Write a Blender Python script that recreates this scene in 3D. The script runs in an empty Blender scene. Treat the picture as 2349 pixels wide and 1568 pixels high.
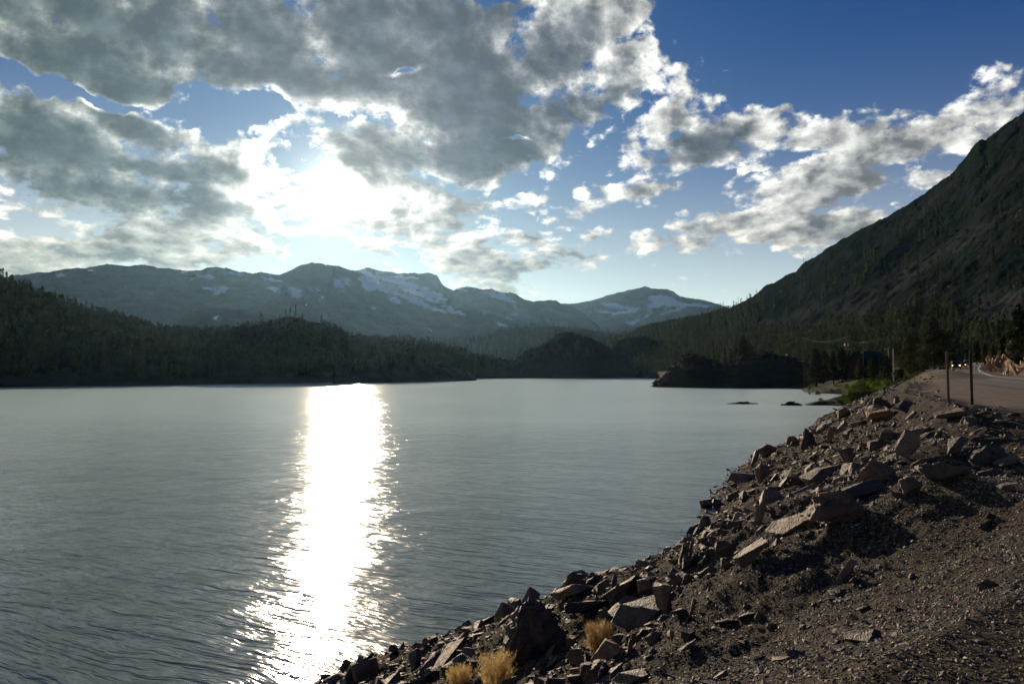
import bpy, bmesh, math, random
import numpy as np
from mathutils import Vector, Matrix, Euler

SC = bpy.context.scene
COL = SC.collection

# ------------------------------------------------------------------ camera
# Measurements below were taken on the photograph at 2349 x 1568 ("D" pixels).
DW, DH, FD = 2349.0, 1568.0, 28.0 / 36.0 * 2349.0
HOR = 848.5                                   # row of the horizon in the photograph
PITCH = math.atan((HOR - DH / 2) / FD)
EYE = 7.5                                     # camera above the lake
cam_data = bpy.data.cameras.new('camera')
cam_data.lens = 28.0
cam_data.sensor_width = 36.0
cam_data.clip_start = 0.1
cam_data.clip_end = 60000.0
cam = bpy.data.objects.new('camera', cam_data)
COL.objects.link(cam)
cam.location = (0, 0, EYE)
cam.rotation_euler = (math.radians(90) + PITCH, 0, 0)
SC.camera = cam
SC.render.resolution_x, SC.render.resolution_y = 1024, 683


def ray(px, py):
    """Unit direction in the world of a point of the photograph (camera looks along +Y)."""
    x = (px - DW / 2) / FD
    z = -(py - DH / 2) / FD
    c, s = math.cos(PITCH), math.sin(PITCH)
    d = Vector((x, c - z * s, s + z * c))
    return d.normalized()


def azel(px, py):
    d = ray(px, py)
    return math.atan2(d.x, d.y), math.asin(d.z)


# ------------------------------------------------------------------ view, sun, sky
SC.view_settings.view_transform = 'Standard'
SC.view_settings.look = 'None'
SC.view_settings.exposure = 0.25
SC.view_settings.gamma = 1.0
SC.cycles.use_denoising = True
SC.cycles.max_bounces = 6
SC.cycles.diffuse_bounces = 3
SC.cycles.glossy_bounces = 3
SC.cycles.transmission_bounces = 2
SC.cycles.volume_bounces = 0
SC.cycles.transparent_max_bounces = 6
SC.cycles.sample_clamp_direct = 0.0
SC.cycles.sample_clamp_indirect = 4.0
SC.cycles.caustics_reflective = False
SC.cycles.caustics_refractive = False

SUN_AZ, SUN_EL = azel(775, 432)
sun_data = bpy.data.lights.new('sun', 'SUN')
sun_data.energy = 5.0
sun_data.angle = math.radians(0.5)
sun_data.color = (1.0, 0.80, 0.58)
sun = bpy.data.objects.new('sun', sun_data)
COL.objects.link(sun)
sun_dir = Vector((math.sin(SUN_AZ) * math.cos(SUN_EL), math.cos(SUN_AZ) * math.cos(SUN_EL), math.sin(SUN_EL)))
sun.rotation_euler = sun_dir.to_track_quat('Z', 'Y').to_euler()


class NT:
    """Small helper for wiring nodes."""

    def __init__(self, tree):
        self.t = tree

    def new(self, kind, **kw):
        n = self.t.nodes.new(kind)
        for k, v in kw.items():
            setattr(n, k, v)
        return n

    def put(self, sock, v):
        if isinstance(v, bpy.types.NodeSocket):
            self.t.links.new(v, sock)
        elif v is not None:
            if hasattr(sock.default_value, '__len__') and not hasattr(v, '__len__'):
                v = (v,) * len(sock.default_value)
            if hasattr(sock.default_value, '__len__') and len(sock.default_value) == 4 and len(v) == 3:
                v = tuple(v) + (1.0,)
            sock.default_value = v

    def math(self, op, a=None, b=None, c=None, clamp=False):
        n = self.new('ShaderNodeMath', operation=op, use_clamp=clamp)
        for s, v in zip(n.inputs, (a, b, c)):
            self.put(s, v)
        return n.outputs[0]

    def vec(self, op, a=None, b=None, scale=None):
        n = self.new('ShaderNodeVectorMath', operation=op)
        self.put(n.inputs[0], a)
        if b is not None:
            self.put(n.inputs[1], b)
        if scale is not None:
            self.put(n.inputs['Scale'], scale)
        return n.outputs['Value'] if op in ('LENGTH', 'DOT_PRODUCT', 'DISTANCE') else n.outputs['Vector']

    def comb(self, x=0.0, y=0.0, z=0.0):
        n = self.new('ShaderNodeCombineXYZ')
        for s, v in zip(n.inputs, (x, y, z)):
            self.put(s, v)
        return n.outputs[0]

    def sep(self, v):
        n = self.new('ShaderNodeSeparateXYZ')
        self.put(n.inputs[0], v)
        return n.outputs

    def ramp(self, v, a, b, c=0.0, d=1.0, kind='SMOOTHSTEP'):
        n = self.new('ShaderNodeMapRange', interpolation_type=kind)
        for s, q in zip(n.inputs, (v, a, b, c, d)):
            self.put(s, q)
        return n.outputs[0]

    def mix(self, f, a, b, mode='MIX'):
        n = self.new('ShaderNodeMix', data_type='RGBA', blend_type=mode)
        self.put(n.inputs['Factor'], f)
        self.put(n.inputs[6], a)
        self.put(n.inputs[7], b)
        return n.outputs[2]

    def noise(self, v, scale=1.0, detail=2.0, rough=0.5, dist=0.0, kind='FBM', lac=2.0, color=False, norm=True, dim='3D'):
        n = self.new('ShaderNodeTexNoise', noise_type=kind, normalize=norm, noise_dimensions=dim)
        self.put(n.inputs['Vector'], v)
        self.put(n.inputs['Scale'], scale)
        self.put(n.inputs['Detail'], detail)
        self.put(n.inputs['Roughness'], rough)
        self.put(n.inputs['Lacunarity'], lac)
        self.put(n.inputs['Distortion'], dist)
        return n.outputs['Color' if color else 'Fac']

    def voro(self, v, scale=1.0, feature='F1', out='Distance', rnd=1.0, dim='3D'):
        n = self.new('ShaderNodeTexVoronoi', feature=feature, voronoi_dimensions=dim)
        self.put(n.inputs['Vector'], v)
        self.put(n.inputs['Scale'], scale)
        self.put(n.inputs['Randomness'], rnd)
        return n.outputs[out]


# clouds: centre x, centre y, half width, half height, turn in degrees (D pixels)
BIG_CLOUDS = [
    (250, 30, 520, 205, 0), (620, 90, 170, 115, 10), (60, 130, 170, 90, 0), (300, 200, 170, 45, 5),
    (900, 140, 240, 170, 0), (1080, 240, 240, 160, 0), (1300, 225, 190, 100, -10), (1270, 130, 120, 110, 0),
    (860, 335, 170, 85, -5), (1060, 360, 150, 80, 5), (1020, 40, 190, 80, 0), (790, 40, 110, 80, 0),
    (150, 340, 210, 80, 8), (40, 290, 90, 65, 0), (300, 300, 130, 48, 20), (200, 430, 300, 55, 5),
    (1600, 340, 125, 50, -5), (420, 400, 140, 35, 0), (780, 340, 90, 45, 0), (1180, 330, 120, 70, 0), (730, 200, 90, 50, 0), (1400, 200, 100, 60, -10), (500, 140, 200, 80, 0), (690, 170, 120, 70, 0), (860, 320, 130, 70, -5), (800, 370, 110, 30, 0),
]
SMALL_CLOUDS = [
    (425, 305, 48, 36, 0), (330, 395, 140, 40, 10), (540, 390, 130, 42, 10), (660, 425, 150, 46, 0), (620, 345, 120, 30, -15),
    (670, 282, 110, 44, -8), (560, 480, 200, 30, 0), (900, 430, 120, 36, 0), (780, 455, 180, 42, 0), (1080, 420, 80, 26, 10),
    (1125, 468, 125, 26, 0), (1040, 512, 55, 17, 0), (740, 516, 45, 15, 0), (380, 560, 110, 22, 0),
    (100, 475, 120, 28, 0), (250, 590, 90, 34, -20), (420, 600, 110, 24, 0), (620, 575, 120, 20, 0), (820, 570, 90, 20, 0),
    (1340, 478, 95, 32, -20), (1290, 500, 50, 16, 0), (1212, 545, 48, 15, 0), (1370, 540, 60, 30, -20), (1330, 590, 110, 42, -15),
    (1250, 610, 90, 28, 0), (1410, 30, 60, 34, -20), (1180, 15, 90, 18, -10), (1330, 70, 70, 42, -10), (1430, 100, 40, 16, 0),
    (1540, 270, 110, 55, -30), (1580, 370, 120, 36, 5), (1710, 300, 78, 42, 10), (1500, 432, 75, 19, -5), (1440, 335, 28, 28, 0),
    (1640, 235, 45, 20, -20), (1690, 412, 38, 12, -25), (1790, 262, 32, 12, -25), (1900, 322, 110, 24, 5), (2010, 305, 40, 10, -25),
    (2110, 345, 160, 48, -8), (2140, 410, 60, 14, 0), (1850, 440, 190, 44, -12), (1700, 500, 170, 34, -14), (1990, 430, 90, 26, -8),
    (1640, 535, 120, 34, -10), (1450, 565, 90, 24, -12), (1880, 530, 85, 18, -15), (1750, 560, 130, 26, 0), (1950, 530, 50, 26, 0),
    (1080, 590, 60, 16, 0), (60, 590, 50, 14, 0),
]
HOLES = [(925, 168, 48, 9, -8), (500, 262, 110, 40, -5), (600, 235, 60, 30, 10), (180, 222, 190, 16, 10), (1185, 322, 30, 6, 0)]

world = bpy.data.worlds.new('World')
world.cycles.sampling_method = 'MANUAL'
world.cycles.sample_map_resolution = 512
SC.world = world
world.use_nodes = True
wt = world.node_tree
wt.nodes.clear()
W = NT(wt)
out = W.new('ShaderNodeOutputWorld')
bg = W.new('ShaderNodeBackground')
wt.links.new(bg.outputs[0], out.inputs[0])
sky = W.new('ShaderNodeTexSky', sky_type='NISHITA')
sky.sun_disc = False
sky.sun_elevation = SUN_EL
sky.sun_rotation = SUN_AZ
sky.altitude = 2900.0
sky.air_density = 1.0
sky.dust_density = 1.2
sky.ozone_density = 2.5
dirv = W.vec('NORMALIZE', W.new('ShaderNodeTexCoord').outputs['Generated'])
sx, sy, sz = W.sep(dirv)[:3]
u = W.math('ARCTAN2', sx, sy)
v = W.math('ARCSINE', sz)
uv = W.comb(u, v, 0.0)


def blob_field(blobs, warp):
    """Distance, in radii, to the nearest of many ellipses; 1 at a centre, 0 on an outline."""
    cur = None
    for turn in sorted({b[4] for b in blobs}):
        ca, sa = math.cos(math.radians(turn)), math.sin(math.radians(turn))
        # the plane turned once for all blobs of this lean; tied to the last result to keep few values alive
        base = W.vec('ADD', warp, W.vec('SCALE', W.comb(cur, cur, 0.0), scale=1e-7)) if cur is not None else warp
        rx_ = W.vec('DOT_PRODUCT', base, (ca, -sa, 0))
        ry_ = W.vec('DOT_PRODUCT', base, (sa, ca, 0))
        q = W.comb(rx_, ry_, 0.0)
        for i, (cx, cy, rx, ry, _) in enumerate([b for b in blobs if b[4] == turn]):
            if i and i % 6 == 0:
                q = W.vec('ADD', q, W.vec('SCALE', W.comb(cur, cur, 0.0), scale=1e-7))
            a, e = azel(cx, cy)
            a, e = ca * a - sa * e, sa * a + ca * e
            ix, iy = FD / rx, FD / ry
            n = W.new('ShaderNodeVectorMath', operation='MULTIPLY_ADD')
            W.put(n.inputs[0], q)
            n.inputs[1].default_value = (ix, iy, 0)
            n.inputs[2].default_value = (-a * ix, -e * iy, 0)
            l = W.vec('LENGTH', n.outputs[0])
            cur = l if cur is None else W.math('SMOOTH_MIN', cur, l, 0.35)
    return W.math('SUBTRACT', 1.0, cur)


# slow warp of the outlines, then puffs of falling size, smaller towards the horizon
wn = W.noise(uv, 5.0, 4.0, 0.6, color=True, dim='2D')
wn2 = W.noise(uv, 22.0, 3.0, 0.6, color=True, dim='2D')
warp = W.vec('ADD', uv, W.vec('MULTIPLY', W.vec('SUBTRACT', wn, (0.5, 0.5, 0.5)), (0.045, 0.035, 0.0)))
warp2 = W.vec('ADD', warp, W.vec('MULTIPLY', W.vec('SUBTRACT', wn2, (0.5, 0.5, 0.5)), (0.04, 0.028, 0.0)))
big = blob_field(BIG_CLOUDS, warp)
small = blob_field(SMALL_CLOUDS, warp2)
hole = blob_field(HOLES, warp2)
vclamp = W.math('MAXIMUM', v, 0.0)
persp = W.math('DIVIDE', 1.0, W.math('ADD', vclamp, 0.34))
P = W.comb(W.math('MULTIPLY', u, 1.9), W.math('MULTIPLY', vclamp, W.math('MULTIPLY_ADD', persp, 2.3, 0.9)), 0.0)
# clouds elsewhere round the sky, outside what the photograph shows
# (the field gives way to plain noise beyond the traced part)
au = W.math('ABSOLUTE', u)
wide = W.math('MAXIMUM', W.ramp(au, 0.60, 0.85), W.ramp(v, 0.47, 0.62))
gen = W.ramp(W.noise(W.vec('MULTIPLY', dirv, (2.2, 2.2, 4.0)), 1.0, 3.0, 0.5), 0.45, 0.75, -1.2, 0.6, 'LINEAR')


def puffs(p):
    a = W.noise(p, 3.4, 9.0, 0.66, 0.0, dim='2D')
    wob = W.noise(p, 11.0, 1.0, 0.6, color=True, dim='2D')
    b = W.voro(W.vec('ADD', p, W.vec('SCALE', wob, scale=0.09)), 12.0, 'F1', dim='2D')
    b = W.math('SUBTRACT', 0.5, b)
    b2 = W.voro(W.vec('ADD', p, W.vec('SCALE', wob, scale=0.05)), 31.0, 'F1', dim='2D')
    b = W.math('MULTIPLY_ADD', W.math('SUBTRACT', 0.5, b2), 0.55, b)
    n = W.math('SUBTRACT', a, 0.5)
    return W.math('ADD', W.math('MULTIPLY', n, 4.3), W.math('MULTIPLY', b, 0.62))


su, sv = SUN_AZ, SUN_EL
p_sun = (su * 1.9, sv * (2.3 / (sv + 0.34) + 0.9), 0.0)
to_sun = W.vec('SCALE', W.vec('NORMALIZE', W.vec('SUBTRACT', p_sun, P)), scale=0.045)
small = W.math('MULTIPLY_ADD', small, 0.62, 0.16)
# scattered puffs in the band of sky over the mountains
band = W.math('MULTIPLY', W.ramp(v, 0.03, 0.10), W.ramp(v, 0.30, 0.17))
band = W.math('MULTIPLY', band, W.ramp(u, 0.30, -0.15, 0.35, 1.0))
loose = W.math('MULTIPLY_ADD', band, 1.30, -1.05)
field = W.math('MAXIMUM', W.math('MAXIMUM', W.math('MULTIPLY', big, 1.25), small), loose)
field = W.math('SUBTRACT', field, W.math('MULTIPLY', W.math('MAXIMUM', W.math('ADD', hole, 0.45), 0.0), 1.1))
field = W.math('MAXIMUM', field, -1.6)
field = W.math('MULTIPLY_ADD', W.math('SUBTRACT', gen, field), wide, field)
n0 = puffs(P)
n1 = puffs(W.vec('ADD', P, to_sun))
T0 = W.math('ADD', field, n0)
T1 = W.math('ADD', field, n1)
alpha = W.ramp(T0, -0.05, 0.55)
# how much cloud the light has come through: its own depth and what stands between it and the sun
depth = W.math('MAXIMUM', W.math('ADD', W.math('MULTIPLY', T0, 0.55), W.math('MULTIPLY', T1, 0.75)), 0.0)
bigw = W.ramp(big, -0.25, 0.45)
depth = W.math('MULTIPLY', depth, W.math('MULTIPLY_ADD', bigw, 1.05, 0.42))
trans = W.math('EXPONENT', W.math('MULTIPLY', depth, -2.0))
cosang = W.vec('DOT_PRODUCT', dirv, tuple(sun_dir))
ang = W.math('ARCCOSINE', W.math('MINIMUM', cosang, 1.0))
phase = W.math('ADD', W.math('MULTIPLY', W.math('EXPONENT', W.math('DIVIDE', ang, -0.20)), 0.75),
               W.math('MULTIPLY', W.math('EXPONENT', W.math('DIVIDE', ang, -0.026)), 2.6))
relief = W.math('MINIMUM', W.math('MAXIMUM', W.math('MULTIPLY_ADD', W.math('SUBTRACT', n0, n1), 1.3, 1.0), 0.4), 1.8)
lit = W.math('MULTIPLY', trans, W.math('MULTIPLY', relief, W.math('ADD', phase, W.ramp(ang, 0.6, 1.5, 0.78, 0.25))))
low = W.ramp(v, 0.02, 0.24)                     # redder, dimmer light low over the mountains
litcol = W.mix(low, (1.0, 0.86, 0.58), (1.0, 0.97, 0.86))
litc = W.vec('SCALE', litcol, scale=W.math('MULTIPLY', lit, W.ramp(v, 0.06, 0.26, 0.66, 1.25)))
basec = W.mix(W.ramp(u, -0.62, -0.1), (0.105, 0.148, 0.155), (0.100, 0.125, 0.165))
glowc = W.vec('SCALE', (1.0, 0.93, 0.75), scale=W.math('MULTIPLY', W.math('EXPONENT', W.math('DIVIDE', ang, -0.08)), 0.25))
mott = W.math('MULTIPLY_ADD', W.math('SUBTRACT', relief, 1.0), 0.42, 1.0)
cloudc = W.vec('ADD', W.vec('ADD', litc, W.vec('SCALE', basec, scale=mott)), glowc)
# clear sky
skyg = W.new('ShaderNodeGamma')
W.put(skyg.inputs[0], W.vec('SCALE', sky.outputs[0], scale=0.085))
skyg.inputs[1].default_value = 1.15
air = W.vec('SCALE', (1.12, 1.02, 0.62), scale=W.math('EXPONENT', W.math('MULTIPLY', W.math('POWER', W.math('MULTIPLY', vclamp, 6.7), 1.5), -1.0)))
skyt = W.vec('MULTIPLY', skyg.outputs[0], (0.06, 0.56, 1.34))
skyt = W.vec('DIVIDE', skyt, W.vec('ADD', W.vec('SCALE', skyt, scale=1.1), (1.0, 1.0, 1.0)))
warm = W.math('MULTIPLY', W.math('EXPONENT', W.math('MULTIPLY', vclamp, -9.0)), W.ramp(u, 0.35, -0.45))
vsky = W.vec('ADD', W.vec('ADD', skyt, air), W.vec('SCALE', (0.55, 0.38, 0.10), scale=warm))
# the bright forward glow of the air round the sun
halo = W.math('MULTIPLY', W.math('EXPONENT', W.math('DIVIDE', ang, -0.026)), 2.4)
halo = W.math('ADD', halo, W.math('MULTIPLY', W.math('EXPONENT', W.math('DIVIDE', ang, -0.14)), 0.22))
halov = W.vec('SCALE', (1.0, 0.93, 0.76), scale=halo)
clear = W.vec('ADD', vsky, halov)
# low clouds fade into the bright air near the horizon
fade = W.math('MULTIPLY', alpha, W.ramp(v, 0.0, 0.14, 0.30, 1.0, 'LINEAR'))
final = W.mix(fade, clear, W.vec('ADD', cloudc, W.vec('SCALE', halov, scale=W.math('MULTIPLY_ADD', trans, 0.9, 0.06))))
wt.links.new(final, bg.inputs['Color'])
bg.inputs['Strength'].default_value = 0.72

# ------------------------------------------------------------------ helpers: noise, meshes, labels
rng = np.random.default_rng(7)


def _hash(ix, iy, seed):
    h = (ix.astype(np.int64) * 374761393 + iy.astype(np.int64) * 668265263 + seed * 1442695041) & 0x7fffffff
    h = ((h ^ (h >> 13)) * 1274126177) & 0x7fffffff
    h = h ^ (h >> 16)
    return (h & 0xffff) / 65535.0


def vnoise(x, y, seed=0):
    x0, y0 = np.floor(x), np.floor(y)
    fx, fy = x - x0, y - y0
    fx, fy = fx * fx * fx * (fx * (fx * 6 - 15) + 10), fy * fy * fy * (fy * (fy * 6 - 15) + 10)
    a, b = _hash(x0, y0, seed), _hash(x0 + 1, y0, seed)
    c, d = _hash(x0, y0 + 1, seed), _hash(x0 + 1, y0 + 1, seed)
    return (a + (b - a) * fx) * (1 - fy) + (c + (d - c) * fx) * fy


def fbm(x, y, seed=0, octs=5, rough=0.5):
    """About -1..1, mean 0."""
    t, a, n = 0.0, 1.0, 0.0
    for k in range(octs):
        c, s = math.cos(0.7 * k), math.sin(0.7 * k)
        t = t + a * (vnoise((x * c - y * s) * 2 ** k, (x * s + y * c) * 2 ** k, seed + 17 * k) * 2 - 1)
        n += a
        a *= rough
    return t / n * 1.6


def ridged(x, y, seed=0, octs=5, rough=0.55):
    t, a, n = 0.0, 1.0, 0.0
    for k in range(octs):
        c, s = math.cos(0.9 * k), math.sin(0.9 * k)
        v_ = vnoise((x * c - y * s) * 2 ** k, (x * s + y * c) * 2 ** k, seed + 31 * k) * 2 - 1
        t = t + a * (1 - np.abs(v_) * 2)
        n += a
        a *= rough
    return t / n


def sstep(a, b, x):
    t = np.clip((x - a) / (b - a), 0, 1)
    return t * t * (3 - 2 * t)


def mesh_from(name, verts, faces, smooth=False, quads=None):
    """Mesh from numpy arrays; faces is (n, k) with k equal corners each."""
    me = bpy.data.meshes.new(name)
    verts = np.asarray(verts, dtype=np.float32)
    faces = np.asarray(faces, dtype=np.int32)
    k = faces.shape[1]
    me.vertices.add(len(verts))
    me.vertices.foreach_set('co', verts.ravel())
    me.loops.add(faces.size)
    me.loops.foreach_set('vertex_index', faces.ravel())
    me.polygons.add(len(faces))
    me.polygons.foreach_set('loop_start', np.arange(0, faces.size, k, dtype=np.int32))
    try:
        me.polygons.foreach_set('loop_total', np.full(len(faces), k, dtype=np.int32))
    except Exception:
        pass
    me.polygons.foreach_set('use_smooth', np.full(len(faces), smooth))
    me.update(calc_edges=True)
    return me


def add_attr(me, name, values):
    at = me.attributes.new(name, 'FLOAT', 'POINT')
    at.data.foreach_set('value', np.asarray(values, dtype=np.float32).ravel())


def link(name, me, material=None, parent=None, loc=None):
    o = bpy.data.objects.new(name, me)
    COL.objects.link(o)
    if material is not None and me is not None and len(me.materials) == 0:
        me.materials.append(material)
    if parent is not None:
        o.parent = parent
    if loc is not None:
        o.location = loc
    return o


def tag(o, label=None, cat=None, group=None, kind=None):
    if label:
        assert 4 <= len(label.split()) <= 16, label
        o['label'] = label
    if cat:
        o['category'] = cat
    if group:
        o['group'] = group
    if kind:
        o['kind'] = kind
    return o


def empty(name, loc=(0, 0, 0), rz=0.0):
    o = bpy.data.objects.new(name, None)
    COL.objects.link(o)
    o.empty_display_size = 0.3
    o.location = loc
    o.rotation_euler = (0, 0, rz)
    return o


def grid_faces(nr, nc):
    i = np.arange((nr - 1) * nc).reshape(nr - 1, nc)[:, :-1].ravel()
    return np.stack([i, i + 1, i + nc + 1, i + nc], axis=1)


def material(name, rough=0.9, spec=0.25):
    m = bpy.data.materials.new(name)
    m.use_nodes = True
    n = NT(m.node_tree)
    b = m.node_tree.nodes['Principled BSDF']
    b.inputs['Roughness'].default_value = rough
    b.inputs['Specular IOR Level'].default_value = spec
    return m, n, b


def bump(n, b, h, strength=0.5, dist=0.1):
    k = n.new('ShaderNodeBump')
    k.inputs['Strength'].default_value = strength
    k.inputs['Distance'].default_value = dist
    n.put(k.inputs['Height'], h)
    n.put(b.inputs['Normal'], k.outputs[0])


def wpos(n):
    return n.new('ShaderNodeNewGeometry').outputs['Position']


def plain(name, col, rough=0.8, var=0.25, scale=8.0, metal=0.0, bumpd=0.0):
    m, n, b = material(name, rough, 0.05 if rough > 0.75 else 0.35)
    p = n.new('ShaderNodeTexCoord').outputs['Object']
    f = n.noise(p, scale, 5.0, 0.6)
    lo = tuple(c * (1 - var) for c in col)
    hi = tuple(min(1, c * (1 + var)) for c in col)
    n.put(b.inputs['Base Color'], n.mix(n.ramp(f, 0.3, 0.7), lo, hi))
    b.inputs['Metallic'].default_value = metal
    if bumpd:
        bump(n, b, f, 0.6, bumpd)
    return m


# ------------------------------------------------------------------ ground materials
def rock_ground(name, dark, light, scale, bumpd, warm=None):
    """Stony ground: fbm tone, fine grit, and a few paler stones."""
    m, n, b = material(name, 0.95, 0.15)
    p = wpos(n)
    big_ = n.noise(p, scale * 0.12, 5.0, 0.6)
    fine = n.noise(p, scale, 6.0, 0.65)
    stones = n.voro(p, scale * 1.6, 'F1', 'Color')
    sc_ = n.sep(stones)[0]
    f = n.math('ADD', n.math('MULTIPLY', big_, 0.6), n.math('MULTIPLY', fine, 0.5), clamp=False)
    c = n.mix(n.ramp(f, 0.35, 0.75), dark, light)
    c = n.mix(n.ramp(sc_, 0.86, 0.95, 0.0, 0.6), c, tuple(min(1, x * 1.7) for x in light))
    if warm:
        c = n.mix(n.ramp(n.noise(p, scale * 0.25, 3.0, 0.5), 0.5, 0.75, 0, 0.7), c, warm)
    n.put(b.inputs['Base Color'], c)
    bump(n, b, n.math('ADD', fine, n.math('MULTIPLY', big_, 1.5)), 0.8, bumpd)
    return m


def mountain_mat(name, dark, light, veg, scale, bumpd, snow=False, veg_amt=0.5):
    m, n, b = material(name, 1.0, 0.0)
    p = wpos(n)
    f1 = n.noise(p, 1.0 / scale, 8.0, 0.62)
    f2 = n.noise(p, 6.0 / scale, 8.0, 0.7)
    # streaks running down the slope
    st = n.noise(n.vec('MULTIPLY', p, (1.0, 1.0, 0.25)), 4.0 / scale, 5.0, 0.65, 0.6)
    c = n.mix(n.ramp(n.math('ADD', n.math('MULTIPLY', f1, 0.5), n.math('MULTIPLY', f2, 0.5)), 0.36, 0.66), dark, light)
    c = n.mix(n.ramp(st, 0.55 - 0.2 * (veg_amt - 0.5), 0.66 - 0.2 * (veg_amt - 0.5), 0, 0.85), c, veg)
    at = n.new('ShaderNodeAttribute', attribute_name='scree').outputs['Fac']
    scr = n.mix(n.ramp(f2, 0.3, 0.7), tuple(x * 1.1 for x in light), tuple(min(1, x * 1.9) for x in light))
    c = n.mix(at, c, scr)
    if snow:
        sn = n.new('ShaderNodeAttribute', attribute_name='snow').outputs['Fac']
        sn = n.math('ADD', sn, n.math('MULTIPLY', n.math('SUBTRACT', f2, 0.5), 0.7))
        c = n.mix(n.ramp(sn, 0.45, 0.60), c, (0.72, 0.75, 0.80))
    n.put(b.inputs['Base Color'], c)
    bump(n, b, n.math('ADD', f2, f1), 1.0, bumpd)
    return m


# ------------------------------------------------------------------ mountains, hills: height fields round the lake
RIDGES = {}


def lower(pts, dy, x0=-9999, x1=9999):
    return [(x, y + dy if x0 < x < x1 else y) for x, y in pts]


def ridge(name, crest, d_crest, d_foot, back, mat, zfoot=0.0, shape=1.25, amp=0.12, nscale=None, jag=0.0, cols=500,
          rows=160, seed=1, attrs=None, foot_wob=0.0, backz=0.2, label=None, kind='structure', crest_noise=0.0):
    """A height field between two bearings. crest: (px, py) of its skyline in the photograph; d_crest, d_foot:
    distances of crest line and foot in metres, each a number or (px, metres) pairs."""
    pts = [azel(x, y) for x, y in crest]
    A = np.array([p[0] for p in pts])
    E = np.tan(np.array([p[1] for p in pts]))
    az = np.linspace(A[0], A[-1], cols)
    el = np.interp(az, A, E)

    def prof(d):
        if isinstance(d, (int, float)):
            return np.full(cols, float(d))
        return np.interp(az, [azel(x, 800)[0] for x, _ in d], [q for _, q in d])
    dc, df = prof(d_crest), prof(d_foot)
    df = df * (1 + foot_wob * fbm(az * 14, az * 0, seed + 5, 4))
    bk = back
    nfront = int(rows * 0.72)
    t = np.concatenate([np.linspace(-0.04, 1, nfront), 1 + np.linspace(0, 1, rows - nfront + 1)[1:]])
    T, AZ = np.meshgrid(t, az, indexing='ij')
    DC, DF = dc[None, :], df[None, :]
    kk = np.exp(-np.linspace(-2.5, 2.5, 2 * (cols // 10) + 1) ** 2)
    els = np.convolve(np.pad(el, cols // 10, mode='edge'), kk / kk.sum(), mode='valid')   # smooth line for the lower slope
    mixw = np.clip(t, 0, 1)[:, None] ** 5
    ZC = (els * dc + EYE)[None, :] * (1 - mixw) + (el * dc + EYE)[None, :] * mixw
    R = np.where(T <= 1, DF + (DC - DF) * T, DC + (T - 1) * bk)
    X, Y = R * np.sin(AZ), R * np.cos(AZ)
    ns = nscale or float(np.mean(dc - df)) * 0.35
    tt = np.clip(T, 0, 1)
    front = zfoot + (ZC - zfoot) * (np.abs(tt) ** shape) + np.where(T < 0, T * 0.3 * (DC - DF), 0)
    tb = np.clip(T - 1, 0, 1)
    Z = np.where(T <= 1, front, ZC + (backz * ZC - ZC) * tb ** 1.4)
    H = np.maximum(ZC - zfoot, 1.0)
    wx_, wy_ = fbm(X / ns / 1.3, Y / ns / 1.3, seed + 40, 4) * 0.35 * ns, fbm(X / ns / 1.3, Y / ns / 1.3, seed + 60, 4) * 0.35 * ns
    rel = ridged((X + wx_) / ns, (Y + wy_) / ns, seed, 7, 0.55) * 0.6 + fbm(X / ns * 1.7, Y / ns * 1.7, seed + 3, 6, 0.6) * 0.5
    env = np.clip(np.sin(np.clip(T, 0, 1) * math.pi) ** 0.8, 0, 1) + np.where(T > 1, np.minimum(tb * 3, 1), 0)
    Z = Z + rel * H * amp * env
    if jag:
        Z = Z + jag * fbm(X / (jag * 7), Y / (jag * 7), seed + 9, 5, 0.6) * np.clip(T * 6, 0, 1)
    if crest_noise:
        Z = Z + crest_noise * fbm(AZ * 60, AZ * 0 + T * 3, seed + 12, 5, 0.6) * np.clip(tt, 0, 1)
    # the two ends of the strip go down to the ground, so it is a hill and not a cut slice
    endw = sstep(0, 0.02, (AZ - az[0]) / (az[-1] - az[0])) * sstep(0, 0.02, (az[-1] - AZ) / (az[-1] - az[0]))
    if attrs is None or attrs.get('ends', True):
        Z = zfoot - 2 + (Z - zfoot + 2) * endw
    me = mesh_from(name, np.stack([X, Y, Z], -1).reshape(-1, 3), grid_faces(len(t), cols)[:, ::-1], smooth=True)
    RIDGES[name] = (az, t, X, Y, Z)
    px = DW / 2 + FD * 0  # picture row of each vertex, to place what grows or lies on the slope
    d = Y * math.cos(PITCH) + (Z - EYE) * math.sin(PITCH)
    PX = DW / 2 + FD * X / d
    PY = DH / 2 - FD * ((Z - EYE) * math.cos(PITCH) - Y * math.sin(PITCH)) / d
    if attrs:
        for k, fn in attrs.items():
            if callable(fn):
                add_attr(me, k, fn(PX, PY, X, Y, Z, T))
    o = link(name.split('__')[0], me, mat)
    tag(o, kind=kind, label=label)
    return o


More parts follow.
